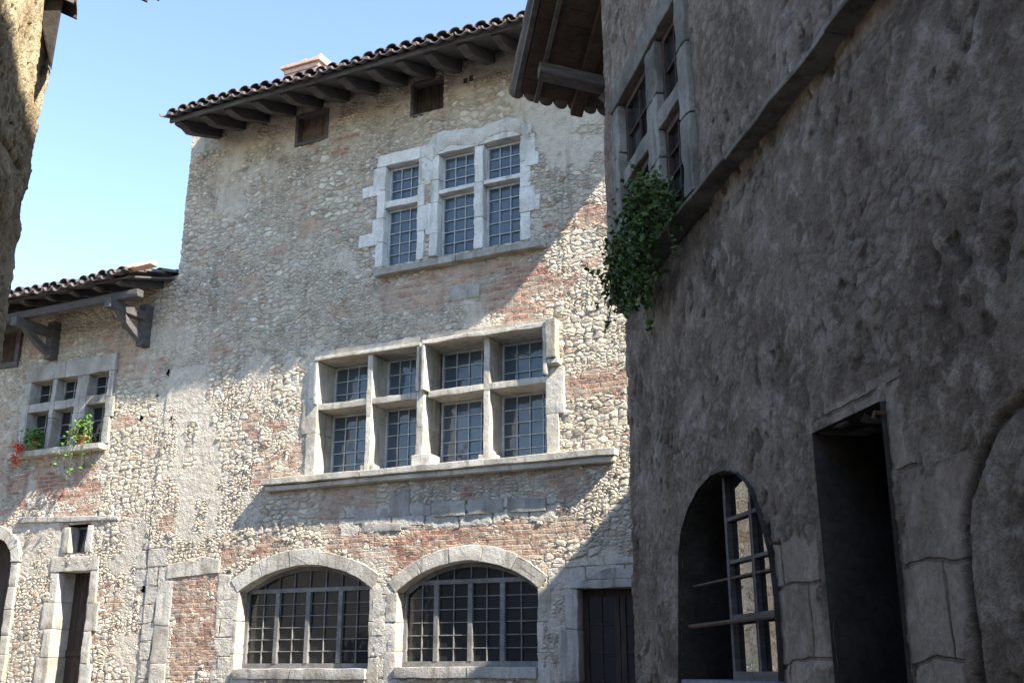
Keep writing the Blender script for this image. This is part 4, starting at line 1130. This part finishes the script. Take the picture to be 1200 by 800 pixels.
def at_depth(x_, y_, z_):
    q_ = ray(x_, y_); p_ = q_*z_/q_[1]; return float((p_-L.o)@L.r), float(p_[2])+CAMZ, float((p_-L.o)@L.n)
for (x_, y_, dz, r_) in ((88, 14, -.05, .07), (76, 4, .1, .07), (88, -6, .1, .075), (172, -3, .1, .05), (186, -5, .0, .05), (160, -9, .2, .05)):
    a, b, d_ = at_depth(x_, y_, zc_+dz); half_tile(m, a, b, d_, .6, r_, .35)
vr = LU(58, 0)[1]+.38
for k in range(70): half_tile(m, eu[-1]+.1-k*.17, vr, .12, 1.2, .08)
vs = [(-14, vr-.03, .08), (eu[-1]+.15, vr-.03, .08), (eu[-1]+.15, vr+1.6, -5), (-14, vr+1.6, -5), (-14, vr-.03, -24), (eu[-1]+.15, vr-.03, -24), (-14, vr+1.6, -19), (eu[-1]+.15, vr+1.6, -19)]
m.add(vs, [(0, 1, 2, 3), (3, 2, 7, 6), (6, 7, 5, 4)])
m.build('roof', M['tile'], left)

far = empty('reflection_blocker', (-27, 2, 0), 'unseen plain house added at the far left to block sky in the window reflections', 'house')  # unseen, added to keep bright sky out of the arched panes
m = MB()
for a_, b_, c_, e_ in ((-27.4, -27, -16, 14), (-27, -18, 13.6, 14)):
    m.add([(a_, c_, -.1), (b_, c_, -.1), (b_, e_, -.1), (a_, e_, -.1), (a_, c_, 8.5), (b_, c_, 8.5), (b_, e_, 8.5), (a_, e_, 8.5)], [(0, 1, 2, 3), (4, 5, 6, 7), (0, 1, 5, 4), (1, 2, 6, 5), (2, 3, 7, 6), (3, 0, 4, 7)])
m.build('wall', M['darkstone'], far)
m = MB(); m.add([(-26.4, -16.2, 8.45), (-26.4, 14.2, 8.45), (-31, 14.2, 10.2), (-31, -16.2, 10.2)], [(0, 1, 2, 3)]); m.build('roof', M['tile'], far)

# ================================================================== GROUND
t = NT('cobbles'); co = t.n('TexCoord').outputs['Object']
v_ = t.n('TexVoronoi', feature='DISTANCE_TO_EDGE'); t.put(v_.inputs['Vector'], co); v_.inputs['Scale'].default_value = 8
c_ = t.n('TexVoronoi'); t.put(c_.inputs['Vector'], co); c_.inputs['Scale'].default_value = 8
sp_ = t.n('SeparateColor'); t.put(sp_.inputs[0], c_.outputs['Color'])
bd = t.step(v_.outputs[0], .03, .2)
colr = t.mix(bd, (.14, .12, .10), t.mix(sp_.outputs[0], (.24, .22, .19), (.42, .38, .33)))
cm = t.finish(colr, .85, height=bd, bump=.8, dist=.04)
me = bpy.data.meshes.new('ground'); S_ = 400
me.from_pydata([(-S_, -S_, 0), (S_, -S_, 0), (S_, S_, 0), (-S_, S_, 0)], [], [(0, 1, 2, 3)])
g_ = link('ground', me, cm); g_['kind'] = 'structure'

# ================================================================== CAMERA, LIGHT
SDIR = F.r*1.0+F.n*.275+np.array([0, 0, 1.0]); SDIR = SDIR/np.linalg.norm(SDIR)
sun = bpy.data.lights.new('sun', 'SUN'); sun.energy = 5.0; sun.angle = math.radians(.55); sun.color = (1, .92, .79)
so = bpy.data.objects.new('sun', sun); COL.objects.link(so); so.rotation_euler = Vector(SDIR).to_track_quat('Z', 'Y').to_euler()
W = bpy.data.worlds.new('World'); SC.world = W; W.use_nodes = True
nt = W.node_tree; bg = nt.nodes['Background']; sk = nt.nodes.new('ShaderNodeTexSky'); sk.sky_type = 'NISHITA'; sk.sun_disc = False
sk.sun_elevation = math.asin(SDIR[2]); sk.sun_rotation = math.atan2(SDIR[0], SDIR[1]); sk.altitude = 300; sk.air_density = 1.0; sk.dust_density = .15; sk.ozone_density = .3
nt.links.new(sk.outputs[0], bg.inputs[0]); bg.inputs[1].default_value = .14
cam = bpy.data.cameras.new('camera'); cam.sensor_width = 36; cam.lens = FPX/1200*36; cam.clip_end = 2000; cam.clip_start = .05
cobj = bpy.data.objects.new('camera', cam); COL.objects.link(cobj); cobj.location = (0, 0, CAMZ); cobj.rotation_euler = (math.pi/2+TH, 0, 0)
SC.camera = cobj
SC.view_settings.view_transform = 'Standard'; SC.view_settings.look = 'None'; SC.view_settings.gamma = 1; SC.view_settings.exposure = 1.62
SC.cycles.max_bounces = 8
